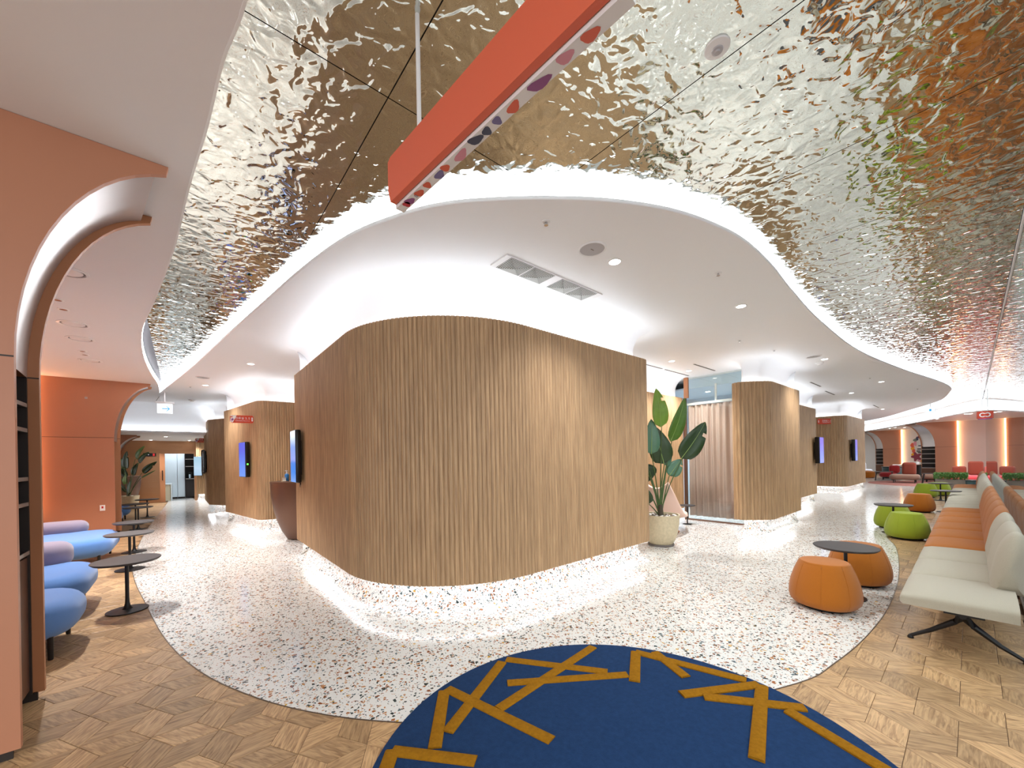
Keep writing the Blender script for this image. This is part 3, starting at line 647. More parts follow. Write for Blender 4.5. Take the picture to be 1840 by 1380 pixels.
tag(part('ceiling_seam', MB().box(-.005,0,0,.005,5.6,.002), 'louver_dark', smooth=False, loc=(-.43,14.02,CZ-.003), rz=.10), 'thin dark joint running from the tip of the mirror ceiling', 'joint')
# exit signs
def exit_sign(x, y, z, w, h, rz, label, arrow=True):
    t = thing('exit_sign', label, 'sign', (x,y,z), rz)
    part('case', MB().box(-w/2,-.025,-h,w/2,.025,0).box(-w/2-.03,-.035,0,w/2+.03,.035,.05), 'white_gloss', t, smooth=False)
    part('lit_face', MB().box(-w/2+.006,-.029,-h+.006,w/2-.006,-.0255,-.006), 'exit_face', t, smooth=False)
    if arrow:
        cx_, cz_ = .03, -h/2; a = h*.26; mb = MB()
        def pl3(pts): mb.add([(px, -.031, pz) for px, pz in pts], [tuple(range(len(pts)))])
        pl3([(cx_-a*1.3,cz_-.01),(cx_+a*.9,cz_-.01),(cx_+a*.9,cz_+.01),(cx_-a*1.3,cz_+.01)])
        pl3([(cx_+a,cz_+.008),(cx_+a,cz_-.008),(cx_+.1*a,cz_+a*.95),(cx_+.0*a+.004,cz_+a*.95-.0)][0:0] or [(cx_+a*1.05,cz_),(cx_+a*.1,cz_+a),(cx_-a*.1,cz_+a*.9),(cx_+a*.7,cz_)])
        pl3([(cx_+a*1.05,cz_),(cx_+a*.7,cz_),(cx_-a*.1,cz_-a*.9),(cx_+a*.1,cz_-a)])
        part('arrow', mb, 'exit_arrow', t, smooth=False)
    part('hanger', MB().box(-.01,-.01,.05,.01,.01,CZ-z if CZ > z+.06 else .06), 'white_gloss', t, smooth=False)
exit_sign(-.30,13.1,3.05,.30,.25,-.02,'white lit exit sign with a blue arrow hanging over the corridor')
t = thing('exit_sign', 'small white lit exit sign hanging below the mirror ceiling by the lounge', 'sign', (22.0,1.0,3.02), -PI/2)
part('case', MB().box(-.13,-.03,-.02,.13,.03,.17), 'white_gloss', t, smooth=False); part('lit_face', MB().box(-.12,-.034,-.01,.12,-.031,.16), 'exit_face', t, smooth=False)
part('running_mark', MB().box(-.03,-.036,.03,.03,-.0345,.11), 'exit_arrow', t, smooth=False); part('hanger', MB().box(-.01,-.01,.17,.01,.01,MZ-3.02), 'white_gloss', t, smooth=False)

# ================================================================== hanging banner sign
def blob(mb, cx_, cy_, rx, ry, a, z, n=14, wob=.15):
    pts = []
    for k in range(n):
        th = 2*PI*k/n; r = 1+wob*math.sin(3*th+cx_*40); x, y = rx*r*math.cos(th), ry*r*math.sin(th); pts.append((cx_+x*math.cos(a)-y*math.sin(a), cy_+x*math.sin(a)+y*math.cos(a), z))
    mb.add(pts, [tuple(range(n-1,-1,-1))])
hs_ = thing('hanging_sign', 'long orange hanging sign with a floral printed edge below the mirror ceiling', 'sign', (.82,1.72,2.75), math.radians(4.7))
L0, L1 = -1.15, .10
part('face_panel', MB().add([(x, y, z) for x in (-.028,.0) for y, z in ((L0,0),(L1-.02,0),(L1,.06),(L1,.20),(L1-.025,.215),(L0,.215))], [(0,1,2,3,4,5),(11,10,9,8,7,6)]+[(i,6+i,6+(i+1)%6,(i+1)%6) for i in range(6)]), 'sign_orange', hs_, smooth=False)
part('print_panel', MB().box(.004,L0,-.015,.048,L1-.012,.20), 'white_gloss', hs_, smooth=False)
fl = [('crimson',.02,.02),('purple',-.01,.03),('coral',-.09,.028),('coral',-.16,.02),('lilac',-.25,.03),('coral',-.30,.022),('rose',-.40,.04),('slate',-.50,.035),('slate',-.56,.02),('lilac',-.62,.018),('coral',-.70,.03),('purple',-.82,.045),('rose',-.93,.03),('coral',-1.02,.03)]
for m_, yy, r in fl:
    mb = MB(); blob(mb,   .026+random.uniform(-.004,.004), yy, .018, r, random.uniform(-.4,.4), -.0158); part('print_motif', mb, m_, hs_, smooth=False)
mb = MB()
for k in range(6): blob(mb, .02+.006*(k % 3), -.06-.008*(k//3), .0025, .003, 0, -.016, 8)
part('print_motif', mb, 'slate', hs_, smooth=False)
for yy in (-.16, -.95):
    part('rod', MB().tube([(-.012,yy,.21),(-.012,yy,MZ-2.75)], .010, 10), 'white_gloss', hs_)
# blade signs on the oak walls
def blade(x, y, z, w, h, rz, txt, sub, label, flip=1):
    t = thing('blade_sign', label, 'sign', (x,y,z), rz)
    c = .03; part('plate', MB().add([(px, py, pz) for py in (-.012,.012) for px, pz in ((-w/2,-h/2+c),(-w/2+c,-h/2),(w/2-c,-h/2),(w/2,-h/2+c),(w/2,h/2-c),(w/2-c,h/2),(-w/2+c,h/2),(-w/2,h/2-c))], [tuple(range(8)), tuple(range(15,7,-1))]+[(i,8+i,8+(i+1)%8,(i+1)%8) for i in range(8)]), 'sign_red', t, smooth=False)
    def flat(pts, m_, nm, yy): part(nm, MB().add([(px*flip, yy, pz) for px, pz in pts], [tuple(range(len(pts)))]), m_, t, smooth=False)
    flat([(-w/2+.004,-h/2+.02),(-w/2+.05,-h/2+.008),(-w/2+.12,h/2-.004),(-w/2+.02,h/2-.004)], 'white_gloss', 'white_corner', -.0135)
    for (a, b_, r, m_) in ((-w/2+.035,h/2-.04,.016,'coral'),(-w/2+.045,-.01,.024,'purple'),(-w/2+.03,-h/2+.04,.012,'rose')):
        mb = MB(); mb.add([(flip*(a+r*(1+.25*math.cos(5*th))*math.cos(th)), -.0145, b_+r*(1+.25*math.cos(5*th))*math.sin(th)) for th in [2*PI*k/20 for k in range(20)]], [tuple(range(20))]); part('flower', mb, m_, t, smooth=False)
    flat([(w/2-.05+.02*math.cos(th)*(1 if abs(math.sin(th)) > .5 else .6)+.02, .045*math.sin(th)) for th in [2*PI*k/16 for k in range(16)]], 'white_gloss', 'white_blossom', -.0135)
    o = obj('lettering', text_mesh(txt, h*.36, 'white_gloss'), t, (.01,-.0135,.018)); o.rotation_euler = (PI/2,0,0)
    o = obj('lettering', text_mesh(sub, h*.16, 'white_gloss'), t, (.01,-.0135,-.036)); o.rotation_euler = (PI/2,0,0)
blade(1.02,10.3,2.48,.43,.165,-.15,'진료실 3, 5','Consultation Room 3, 5','orange sign reading room 3, 5 on the oak wall above the bottle counter')
blade(.58,17.5,2.36,.42,.15,-.1,'진료실 6, 7, 8','Consultation Room 6, 7, 8','orange sign reading room 6, 7, 8 near the bronze wall')
blade(18.15,3.45,2.68,.62,.2,-.72,'진료실 1, 2','Consultation Room 1, 2','orange sign reading room 1, 2 on the far ribbed oak wall',-1)
t = thing('logo_sign', 'small orange box sign with a white ring mark hanging at the lounge ceiling', 'sign', (20.5,-.25,2.68), -1.35)
part('box', MB().box(-.12,-.04,-.11,.12,.04,.13), 'sign_red', t, smooth=False); part('base_band', MB().box(-.09,-.042,-.14,.09,.042,-.11), 'purple', t, smooth=False)
part('ring_mark', MB().add([(r*math.cos(th), -.042, .01+r*math.sin(th)) for r in (.045,.075) for th in [.6+5.0*k/20 for k in range(21)]], [(i,i+1,22+i,21+i) for i in range(20)]), 'white_gloss', t, smooth=False)
part('hanger', MB().box(-.01,-.01,.13,.01,.01,MZ-2.68), 'white_gloss', t, smooth=False)

# ================================================================== wall displays
def display(x, y, rz, label, scr='screen_sky', w=.44, h=.79, d=.13, z=1.6):
    t = thing('wall_display', label, 'screen', (x,y,z), rz)      # local -y faces out; y=0 is the wall face
    part('case', MB().rbox(0,-d*.62,0,w,d*.7,h,.02,3), 'screen_black', t)
    part('mount', MB().box(-w*.3,-d*.3,-h*.35,w*.3,-.012,h*.3), 'black_metal', t, smooth=False)
    part('screen', MB().box(-w/2+.012,-d*.975,-h/2+.012,w/2-.012,-d*.97,h/2-.012), scr, t, smooth=False)
    return t
t = display(1.385,6.6,-PI/2,'wall screen showing a blue sky picture at the end of the large oak wall',w=.36,d=.11)
part('cable', MB().tube([(.15,-.03,-.3),(.18,-.05,-.42),(.1,-.04,-.46),(.02,-.02,-.38)], .005, 6), 'black_metal', t)
t = display(1.165,10.66,-PI/2+math.atan2(.43,2.6),'pale blue wall screen on the oak wall below the room 3, 5 sign','screen_blue',.46)
part('standby_lamp', MB().box(.229,-.1,-.12,.236,-.07,-.09), 'green_lamp', t, smooth=False)
display(14.68,3.07,0,'wall screen with a violet blue picture at the corner above the brown counter','screen_blue',.5,.79,.17)
display(18.95,2.89,0,'wall screen with a violet blue picture on the farthest oak wall','screen_blue',.42,.79,.16)
display(.55,20.83,-.45,'pale lit screen on the narrow oak wall beside the pantry door','screen_pale',.30,.8,.1,1.45)
display(.63,16.9,-PI/2,'dark screen seen edge-on beside the pantry corridor, nearer of two','screen_black',.5,.8,.12,1.6)
display(.63,16.1,-PI/2,'dark screen seen edge-on beside the oak wall, next to another dark screen','screen_black',.5,.7,.1,1.6)

# ================================================================== reception counters
def counter(x, y, rx, ry, label, h=1.14):
    t = thing('reception_counter', label, 'counter', (x,y,.003))
    part('body', MB().lathe([(.50,0),(.57,.015),(.71,.16),(.84,.38),(.93,.62),(.985,.86),(1.0,1.02),(1.0,h-.03)], 40, sx=rx, sy=ry), 'brown_metal', t)
    part('top', MB().lathe([(1.0,h-.03),(1.01,h-.025),(1.01,h-.002),(.98,h)], 40, sx=rx, sy=ry), 'brown_metal', t)
    return t
counter(1.93,8.75,.63,.64,'tall brown bowl-shaped counter with sanitizer beside the large oak wall')
counter(15.5,3.75,.5,.5,'brown bowl-shaped counter at the far oak walls')
counter(-1.75,19.6,.62,.5,'dark brown bowl-shaped counter behind the far potted plant')
t = thing('sanitizer_bottle', 'clear bottle of blue hand sanitizer with a white pump on the brown counter', 'bottle', (1.60,8.86,1.144))
part('body', MB().lathe([(.036,0),(.04,.006),(.04,.12),(.03,.14),(.016,.15)], 18), 'blue_liquid', t); part('pump', MB().lathe([(.018,.148),(.018,.17),(.007,.172),(.007,.2)], 12).box(-.03,-.01,.198,.014,.01,.212), 'white_gloss', t)
t = thing('paper_stack', 'loose white papers lying on the brown counter', 'paper', (1.72,8.62,1.144), .4); 
for k in range(3): part('sheet', MB().box(-.1,-.07,.001+.004*k,.1,.07,.004+.004*k), 'white_gloss', t, smooth=False, rz=.1*k)
t = thing('desk_notice', 'small white notice on a stand beside the sanitizer bottle', 'notice', (1.54,8.78,1.144), .3); part('card', MB().box(-.03,-.004,.01,.03,.004,.075), 'white_gloss', t, smooth=False); part('foot', MB().box(-.045,-.03,0,.045,.03,.01), 'cream', t, smooth=False)
t = thing('paper_cup', 'small white square holder near the wall screen on the counter', 'holder', (1.78,8.50,1.144)); part('cup', MB().lathe([(.028,0),(.036,.09),(.034,.09),(.027,.004)], 16), 'white_gloss', t); part('rim', MB().lathe([(.036,.088),(.038,.09),(.036,.092)], 16, cap=False), 'white_gloss', t)

# ================================================================== rug
rug = thing('round_rug', 'large round navy blue rug with crossing gold stripes', 'rug', (1.61,1.06,.003))
part('pile', MB().lathe([(1.245,0),(1.25,.006),(1.247,.014),(1.24,.017)], 96), 'rug_navy', rug)
ST = [((1.81,2.24),(2.22,1.64)),((2.43,1.93),(1.41,1.83)),((1.62,2.0),(2.29,1.53)),((1.76,2.23),(1.08,1.86)),((1.29,2.21),(1.46,1.44)),((1.26,2.20),(.97,1.80)),((.80,1.93),(1.08,1.59)),((.70,1.80),(.80,1.93)),((2.60,1.66),(2.25,1.45)),((2.60,1.66),(2.80,.97)),((2.70,1.56),(2.55,1.25)),((2.82,.90),(2.34,1.18)),((2.42,1.08),(2.80,.62)),((2.81,.88),(2.1,.69)),((2.64,.70),(2.45,.18))]
for q, (a, b_) in enumerate(ST):
    a = Vector(a)-Vector((1.61,1.06)); b_ = Vector(b_)-Vector((1.61,1.06))
    for e in (a, b_):
        if e.length > 1.205: e *= 1.205/e.length
    L_ = (b_-a).length; mid = (a+b_)/2; dr = (b_-a)/L_
    mb = MB(); w = .036; h = .0085+.0004*q
    prof = [(-w,.0),(-w+.001,h-.005),(-w+.009,h),(w-.009,h),(w-.001,h-.005),(w,0)]
    mb.add([(s_, u, z) for s_ in (-L_/2, L_/2) for u, z in prof], [(i,i+1,6+i+1,6+i) for i in range(5)]+[(0,6,11,5),(0,1,2,3,4,5),(11,10,9,8,7,6)])
    part('gold_stripe', mb, 'rug_gold', rug, loc=(mid.x,mid.y,.0165), rz=math.atan2(dr.y,dr.x))

# ================================================================== poufs and tables
def make_pouf(m_, x, y, label, group):
    t = thing('pouf', label, 'pouf', (x,y,.003), random.uniform(0,.6), group)
    part('foot_ring', MB().lathe([(.20,0),(.205,.012),(.2,.025)], 32), 'black_metal', t)
    prof = [(.20,.022),(.245,.03),(.272,.06),(.285,.11),(.283,.17),(.268,.25),(.243,.33),(.215,.40),(.204,.425),(.196,.438)]
    n = 48; mb = MB(); vs = []
    for r, z in prof:
        for i in range(n):
            a = 2*PI*i/n; q = 1+.018*math.cos(4*a); vs.append((r*q*math.cos(a), r*q*math.sin(a), z))
    mb.add(vs, [(j*n+i, j*n+(i+1)%n, (j+1)*n+(i+1)%n, (j+1)*n+i) for j in range(len(prof)-1) for i in range(n)])
    part('cover', mb, m_, t)
    part('top_panel', MB().lathe([(.199,.434),(.19,.443),(.15,.449),(.08,.452),(.001,.452)], 48), m_, t)
    for k in range(8):
        a = 2*PI*(k+.5)/8; part('seam', MB().tube([((r*(1+.018*math.cos(4*a))+.0008)*math.cos(a), (r*(1+.018*math.cos(4*a))+.0008)*math.sin(a), z) for r, z in prof[1:]], .0016, 5), m_, t)
    return t
make_pouf('fabric_orange', 4.80,.95,'orange fabric pouf in front of the low dark table by the pale grey bench end','poufs by the bench')
make_pouf('fabric_orange', 5.95,.86,'orange fabric pouf behind the round table, next to another orange pouf','poufs by the bench')
make_pouf('fabric_lime', 9.58,.74,'lime green pouf standing beside the orange bench seats','poufs by the bench')
make_pouf('fabric_lime', 10.75,1.02,'lime green pouf half hidden behind another lime pouf and table','poufs by the bench')
make_pouf('fabric_orange', 14.05,.86,'orange pouf standing alone between two pairs of lime poufs','poufs by the bench')
make_pouf('fabric_lime', 18.6,.98,'lime green pouf near the planter box behind a small table','poufs by the bench')
make_pouf('fabric_lime', 19.6,.72,'lime green pouf right in front of the planter box','poufs by the bench')
def make_table(x, y, label, group, h=.53, r=.27):
    t = thing('pedestal_table', label, 'table', (x,y,.002), 0, group)
    part('base_plate', MB().lathe([(.162,0),(.165,.004),(.163,.010),(.10,.013),(.04,.022)], 40), 'black_metal', t)
    part('column', MB().lathe([(.045,.02),(.028,.04),(.019,.08),(.016,.14),(.016,h-.03),(.05,h-.024)], 20), 'black_metal', t)
    part('table_top', MB().lathe([(r-.018,h-.024),(r-.003,h-.010),(r,h-.005),(r-.003,h)], 48), 'charcoal_top', t)
    return t
GL = 'pedestal tables before the blue seats'
make_table(-.45,5.69,'round dark pedestal table standing before the blue seat next to the shelf arch',GL)
make_table(-.59,7.9,'round dark pedestal table second along the blue seats',GL)
make_table(-.65,9.45,'round dark pedestal table third along the blue seats, before the terracotta arch wall',GL)
make_table(-.80,12.75,'round dark pedestal table right beyond the terracotta arch wall edge',GL)
make_table(-.92,13.9,'round dark pedestal table beside the far blue bench',GL)
make_table(-.78,15.5,'round dark pedestal table before the far potted plant',GL)
GR = 'pedestal tables before the long bench'
make_table(5.26,.86,'round dark pedestal table between two orange poufs',GR)
make_table(10.05,.95,'round dark pedestal table between two lime poufs',GR)
make_table(14.35,.42,'round dark pedestal table beside the lone orange pouf',GR)
make_table(17.6,.62,'round dark pedestal table before the far lime poufs',GR)

# ================================================================== long channelled bench, in modules
def bench_module(x0, x1, m_, ribs, label, legs, trim=0.):
    L_ = x1-x0; t = thing('bench_module', label, 'bench', (x0,0,0), 0, 'modules of the long bench')
    rw = L_/ribs
    for k in range(ribs):
        a, b_ = k*rw+.003, (k+1)*rw-.003; n = 18; mb = MB(); pr = []
        # seat channel: bulged across its width
        yf, yb = .375, -.20; ny = 8; vs = []
        for i in range(n+1):
            s_ = math.sin(PI/2*(-1+2*i/n)); x = (a+b_)/2+(b_-a)/2*s_; bul = max(0,1-abs(s_)**2.6)**.42
            ring = [(yb,.365),(yb,.385+.06*bul)]+[(yb+(yf-yb)*q/ny, .385+.06*bul-.012*max(0,(q/ny-.6)/.4)**2) for q in range(1,ny)]+[(yf-.012,.385+.03*bul),(yf,.372+.012*bul),(yf,.345),(yf-.015,.325),(yb,.325)]
            vs += [(x, yy, zz) for yy, zz in ring]
        kk = len(ring); mb.add(vs, [(i*kk+j, i*kk+(j+1)%kk, (i+1)*kk+(j+1)%kk, (i+1)*kk+j) for i in range(n) for j in range(kk)]+[tuple(range(kk-1,-1,-1)), tuple(range(n*kk,(n+1)*kk))])
        part('seat_channel', mb, m_, t, angle=50)
        mb = MB(); vs = []
        for i in range(n+1):
            a2_ = a+(trim if k == 0 else 0); s_ = math.sin(PI/2*(-1+2*i/n)); x = (a2_+b_)/2+(b_-a2_)/2*s_; bul = max(0,1-abs(s_)**2.6)**.42; g = .04*(bul-1)
            rd = math.sqrt(max(.02, 1-((-.25-s_)/.76)**2)) if (trim and k == 0 and s_ < -.25) else 1.
            # round-topped back pad, leaning back
            path = []
            for q in range(17):
                th = PI*1.0*q/16; path.append((-.185+(.075+g)*math.cos(th)-.035*math.sin(th)*1.0, .68+(.19+g)*math.sin(th)))
            ring = [(-.085-g*0+g,.40),(-.078+g,.50)]+path+[(-.262-g,.50),(-.25-g,.40)]
            vs += [(x, -.17+(yy+.17)*rd, .60+(zz-.60)*rd) for yy, zz in ring]
        kk = len(ring); mb.add(vs, [(i*kk+j, i*kk+(j+1)%kk, (i+1)*kk+(j+1)%kk, (i+1)*kk+j) for i in range(n) for j in range(kk)]+[tuple(range(kk-1,-1,-1)), tuple(range(n*kk,(n+1)*kk))])
        part('back_channel', mb, m_, t, angle=50)
    part('beam', MB().box(.10,-.05,.285,L_-.02,.15,.326), 'black_metal', t, smooth=False)
    for lx in legs:
        part('leg', MB().tube([(lx,.06,.30),(lx,.065,.24),(lx,.10,.20),(lx,.22,.10),(lx,.335,.02)], [.03,.03,.022,.016,.012], 10).tube([(lx,.05,.30),(lx,.045,.24),(lx,.0,.19),(lx,-.12,.09),(lx,-.235,.02)], [.03,.03,.022,.016,.012], 10)
             .lathe([(.018,0),(.02,.01),(.012,.025)], 12, (lx,.335,0)).lathe([(.018,0),(.02,.01),(.012,.025)], 12, (lx,-.235,0)), 'black_metal', t)
bench_module(4.25,6.58,'fabric_grey',3,'pale grey channelled bench module at the open end of the long bench',[.22],.42)
bench_module(6.58,8.92,'fabric_orange',3,'orange channelled bench module adjoining the pale grey end module',[.05])
bench_module(8.92,11.25,'fabric_orange',3,'orange channelled bench module between another orange one and the grey stretch',[.05])
bench_module(11.25,13.25,'fabric_grey',3,'pale grey channelled bench module adjoining the middle orange module',[.05])
bench_module(13.25,15.2,'fabric_grey',3,'pale grey channelled bench module in the middle of the grey stretch',[.05])
bench_module(15.2,17.2,'fabric_grey',3,'pale grey channelled bench module adjoining the orange end nearest the planter',[.05])
bench_module(17.2,19.1,'fabric_orange',3,'orange channelled bench module at the planter end of the long bench',[.05,1.7])

# ================================================================== blue seats on the left
def blue_seat(x0, x1, y0, y1, label, back=None, zt=.43, zb=.15):
    t = thing('blue_seat', label, 'seat', ((x0+x1)/2,(y0+y1)/2,0), 0, 'blue seats along the left side')
    w, d = x1-x0, y1-y0
    st = part('seat_cushion', MB().pebble(0,0,w,d,zb,zt,.34,.125), 'fabric_blue', t, angle=80)
    part('seam', MB().tube([(w/2-.34,-d/2-.001,zt-.1),(w/2-.34,-d/2-.0015,zb+.13)], .002, 5), 'fabric_blue', st)
    for sx in (-1, 1):
        for sy in (-1, 1): part('leg', MB().lathe([(.013,0),(.016,.01),(.018,zb+.03)], 10, (sx*(w/2-.14),sy*(d/2-.14),0)), 'black_metal', t)
    if back:
        bx0, bx1, by0, by1, bh = back; ax, ay = (x0+x1)/2, (y0+y1)/2
        part('backrest', MB().pebble((bx0+bx1)/2-ax,(by0+by1)/2-ay,bx1-bx0,by1-by0,zt-.06,bh,.2,.10), 'fabric_lavender', t, angle=80, label='greyish lavender rounded backrest')
    return t
blue_seat(-1.85,-.66,4.52,5.42,'blue rounded seat standing right behind the bookshelf arch')
blue_seat(-1.85,-.74,5.62,6.75,'blue rounded seat with a lavender backrest, second from the bookshelf arch',(-1.85,-.97,6.5,6.95,.65))
blue_seat(-1.85,-.82,8.30,9.75,'long blue rounded seat with a lavender backrest before the terracotta arch wall',(-1.85,-1.22,9.5,9.95,.60))
blue_seat(-2.3,-1.12,12.9,13.9,'blue rounded seat just past the terracotta arch wall')
blue_seat(-2.3,-1.10,14.7,15.6,'blue rounded seat before the far potted plant')
# ================================================================== plants
def leaf(name, p0, p1, w, m_, parent, fold=.25, droop=.1, facing=None):
    p0, p1 = Vector(p0), Vector(p1); d = p1-p0; L_ = d.length; d.normalize(); f_ = Vector(facing or (-fw.x,-fw.y,.1)); f_ = (f_-d*f_.dot(d)).normalized(); s_ = d.cross(f_).normalized()
    n = 12; vs = []; fs = []; prof = []
    for i in range(n+1):
        t = i/n; hw = w/2*(math.sin(PI*min(1,t**.72*.985+.012))**.62)*(1-.25*t) if 0 < t < 1 else w*.02
        c = p0+d*L_*t-f_*droop*L_*(t-.5)**2*1.2
        for q in (-1,-.5,0,.5,1): vs.append(c+s_*hw*q+f_*hw*fold*abs(q)-Vector((0,0,.0)))
    for i in range(n):
        for q in range(4):
            if i in (8,) and q == 3 and int(L_*1000) % 2: continue
            a = i*5+q; fs.append((a,a+1,a+6,a+5))
    mb = MB().add(vs, fs); o = part(name, mb, m_, parent, angle=80)
    so = o.modifiers.new('thickness', 'SOLIDIFY'); so.thickness = .003
    part('midrib', MB().tube([p0+d*L_*t-f_*(droop*L_*(t-.5)**2*1.2-.002) for t in [k/8 for k in range(9)]], [.006*(1-.8*k/8) for k in range(9)], 6), 'leaf_rib', o)
    return o
def plant(label, base, pot_r, pot_h, scale, u0, v0, leaves, zbase, depth, potshape='bowl'):
    t = thing('potted_plant', label, 'plant', base)
    if potshape == 'bowl':
        part('saucer', MB().lathe([(pot_r*.66,0),(pot_r*.7,.01),(pot_r*.7,.03),(pot_r*.62,.032)], 32), 'saucer', t)
        prof = [(.50,.03),(.60,.05),(.74,.18),(.87,.38),(.96,.68),(1.0,.93),(1.02,1.0),(.95,1.0),(.93,.93),(.93,.88)]
    else:
        prof = [(.82,.0),(.86,.03),(.95,.7),(1.0,.97),(1.0,1.0),(.93,1.0),(.92,.9)]
    part('pot', MB().lathe([(r*pot_r, z*pot_h) for r, z in prof], 40), 'pot_stone', t)
    part('soil', MB().lathe([(pot_r*.93,pot_h*.9),(.001,pot_h*.93)], 24), 'stem_base', t)
    for k in range(34):
        a, r = random.uniform(0,2*PI), pot_r*.86*math.sqrt(random.random()); q = random.uniform(.018,.034)
        part('pebble', MB().lathe([(.3*q,-.5*q),(.9*q,-.2*q),(q,.1*q),(.7*q,.45*q),(.2*q,.6*q)], 8, (r*math.cos(a), r*math.sin(a), pot_h*.93+q*.3), 1, random.uniform(.7,1)), random.choice(('pebble_brown','pebble_white','pebble_white')), t)
    part('stem_base', MB().tube([(0,0,pot_h*.88),(0,0,pot_h+.16)], [.055,.035], 10), 'stem_base', t)
    for k, (u, v, u1, v1, w, m_) in enumerate(leaves):
        dp = random.uniform(-depth, depth)
        def pos(u_, v_): return Vector((rt.x*(u_-u0)*scale+fw.x*dp, rt.y*(u_-u0)*scale+fw.y*dp, zbase+(v0-v_)*scale))
        p0, p1 = pos(u, v), pos(u1, v1)
        st = Vector((random.uniform(-.03,.03), random.uniform(-.03,.03), pot_h*.9)); mid = (st*.55+p0*.45); mid.x = st.x*.75+p0.x*.25; mid.y = st.y*.75+p0.y*.25
        part('stem', MB().tube(spline_3(st, mid, p0), [.013-.006*q/8 for q in range(9)], 7), 'stem_green', t)
        leaf('leaf', p0, p1, w*scale*1.18, m_, t, fold=random.uniform(.1,.32), droop=random.uniform(.05,.25), facing=(-fw.x+random.uniform(-.3,.3), -fw.y+random.uniform(-.3,.3), random.uniform(-.1,.35)))
    return t
def spline_3(a, b_, c):
    return [a*(1-t)**2+b_*2*t*(1-t)+c*t*t for t in [k/8 for k in range(9)]]
plant('tall bird of paradise plant in a round stone pot beside the curtain', (6.18,3.42,.003), .30, .52, .00217, 265, 1085, [
    (265,395,235,98,118,'leaf_bright'),(372,505,490,165,112,'leaf_mid'),(455,640,652,355,155,'leaf_dark'),(290,680,215,385,158,'leaf_dark'),(190,602,195,332,112,'leaf_blue'),
    (170,620,85,478,80,'leaf_bright'),(220,800,100,680,150,'leaf_dark'),(170,850,95,715,70,'leaf_bright'),(155,985,92,828,92,'leaf_dark'),(365,775,462,645,110,'leaf_blue'),(335,700,352,510,60,'leaf_blue'),(155,660,85,575,50,'leaf_dark')], .49, .14)
plant('dark leafy bird of paradise plant in a stone pot before the bronze wall', (-1.38,18.4,0), .27, .50, .00205, 275, 1010, [
    (280,570,295,275,120,'leaf_dark'),(400,410,540,190,100,'leaf_mid'),(450,470,630,290,95,'leaf_dark'),(345,680,430,470,110,'leaf_dark'),(480,640,720,455,90,'leaf_dark'),(205,565,120,325,85,'leaf_mid'),
    (200,710,55,440,105,'leaf_dark'),(120,650,40,560,120,'leaf_dark'),(240,820,265,640,65,'leaf_bright'),(460,720,700,595,26,'leaf_mid'),(250,950,80,750,55,'leaf_dark'),(290,980,330,760,65,'leaf_dark')], .50, .1, 'tub')

# ================================================================== nook: curtain behind glass, pink seat
gw = struct(obj('window_1', None))
part('glass_pane', MB().box(9.09,3.05,.04,9.10,4.36,3.32), 'glass', gw, smooth=False)
part('window_frame', MB().box(9.06,4.34,.0,9.13,4.40,2.86).box(9.07,3.0,.0,9.12,4.34,.035), 'brown_metal', gw, smooth=False)
part('frame_cap', MB().box(9.07,4.28,2.86,9.12,4.38,3.34), 'shaded_fin_bronze', gw, smooth=False)
downlight(10.2,4.3,3.12,.055,'round downlight in the pale blue room behind the curtain',None,energy=170)
struct(part('wall_blue', MB().box(11.2,3.25,0,11.3,6.1,3.4).box(9.45,6.0,0,11.2,6.1,3.4).box(9.45,3.25,3.12,11.2,6.1,3.16).box(9.42,3.25,3.12,9.45,4.5,3.349), 'sky_blue', smooth=False))
ct = thing('curtain', 'tall dusty rose pleated curtain hanging behind the glass beside the potted plant', 'curtain', (9.18,2.98,0))
n = 150; vs = []; fs = []
for i in range(n+1):
    y = 1.34*i/n; a = .035*math.sin(2*PI*y/.135+1.1*math.sin(y*7))+.012*math.sin(y*31)
    for z, k in ((.10,1.),(.9,1.05),(1.8,.95),(2.55,.8),(2.68,.75)): vs.append((a*k, y+.006*math.sin(z*2+y*20), z))
fs = [(i*5+j, i*5+j+1, (i+1)*5+j+1, (i+1)*5+j) for i in range(n) for j in range(4)]
o = part('drape', MB().add(vs, fs), 'curtain', ct, angle=80); so = o.modifiers.new('thickness', 'SOLIDIFY'); so.thickness = .004
part('track', MB().box(-.04,-.02,2.69,.05,1.36,2.74), 'white_gloss', ct, smooth=False)
part('track_bracket', MB().box(-.01,.7,2.74,.01,.74,3.12), 'white_gloss', ct, smooth=False)
pk = thing('lounge_chair', 'pale pink sculpted lounge chair behind the tall potted plant', 'chair', (7.35,3.95,.003), .2)
vs = []; n = 24; k = 9
for i in range(n+1):
    s_ = -1+2*i/n
    for j in range(k):
        q = j/(k-1); x = -.55+1.25*q; hw = .36*math.sqrt(max(0,1-((q-.45)/.56)**2)); z = .36+.55*max(0,(.45-q)/.45)**1.6-.06*math.sin(PI*q)+.12*s_*s_*(1-q)
        vs.append((x, s_*hw, z))
o = part('shell', MB().add(vs, [(i*k+j, i*k+j+1, (i+1)*k+j+1, (i+1)*k+j) for i in range(n) for j in range(k-1)]), 'pale_pink', pk, angle=80); so = o.modifiers.new('thickness', 'SOLIDIFY'); so.thickness = .05
part('pedestal', MB().lathe([(.24,0),(.25,.02),(.10,.07),(.07,.14),(.10,.28),(.2,.31)], 28), 'shaded_fin_bronze', pk)
t = thing('side_table', 'small dark round table top beside the pale pink chair', 'table', (8.45,4.05,.003)); part('table_top', MB().lathe([(.16,.40),(.17,.41),(.168,.42)], 32), 'charcoal_top', t); part('column', MB().lathe([(.09,0),(.09,.01),(.012,.02),(.012,.40)], 16), 'black_metal', t)
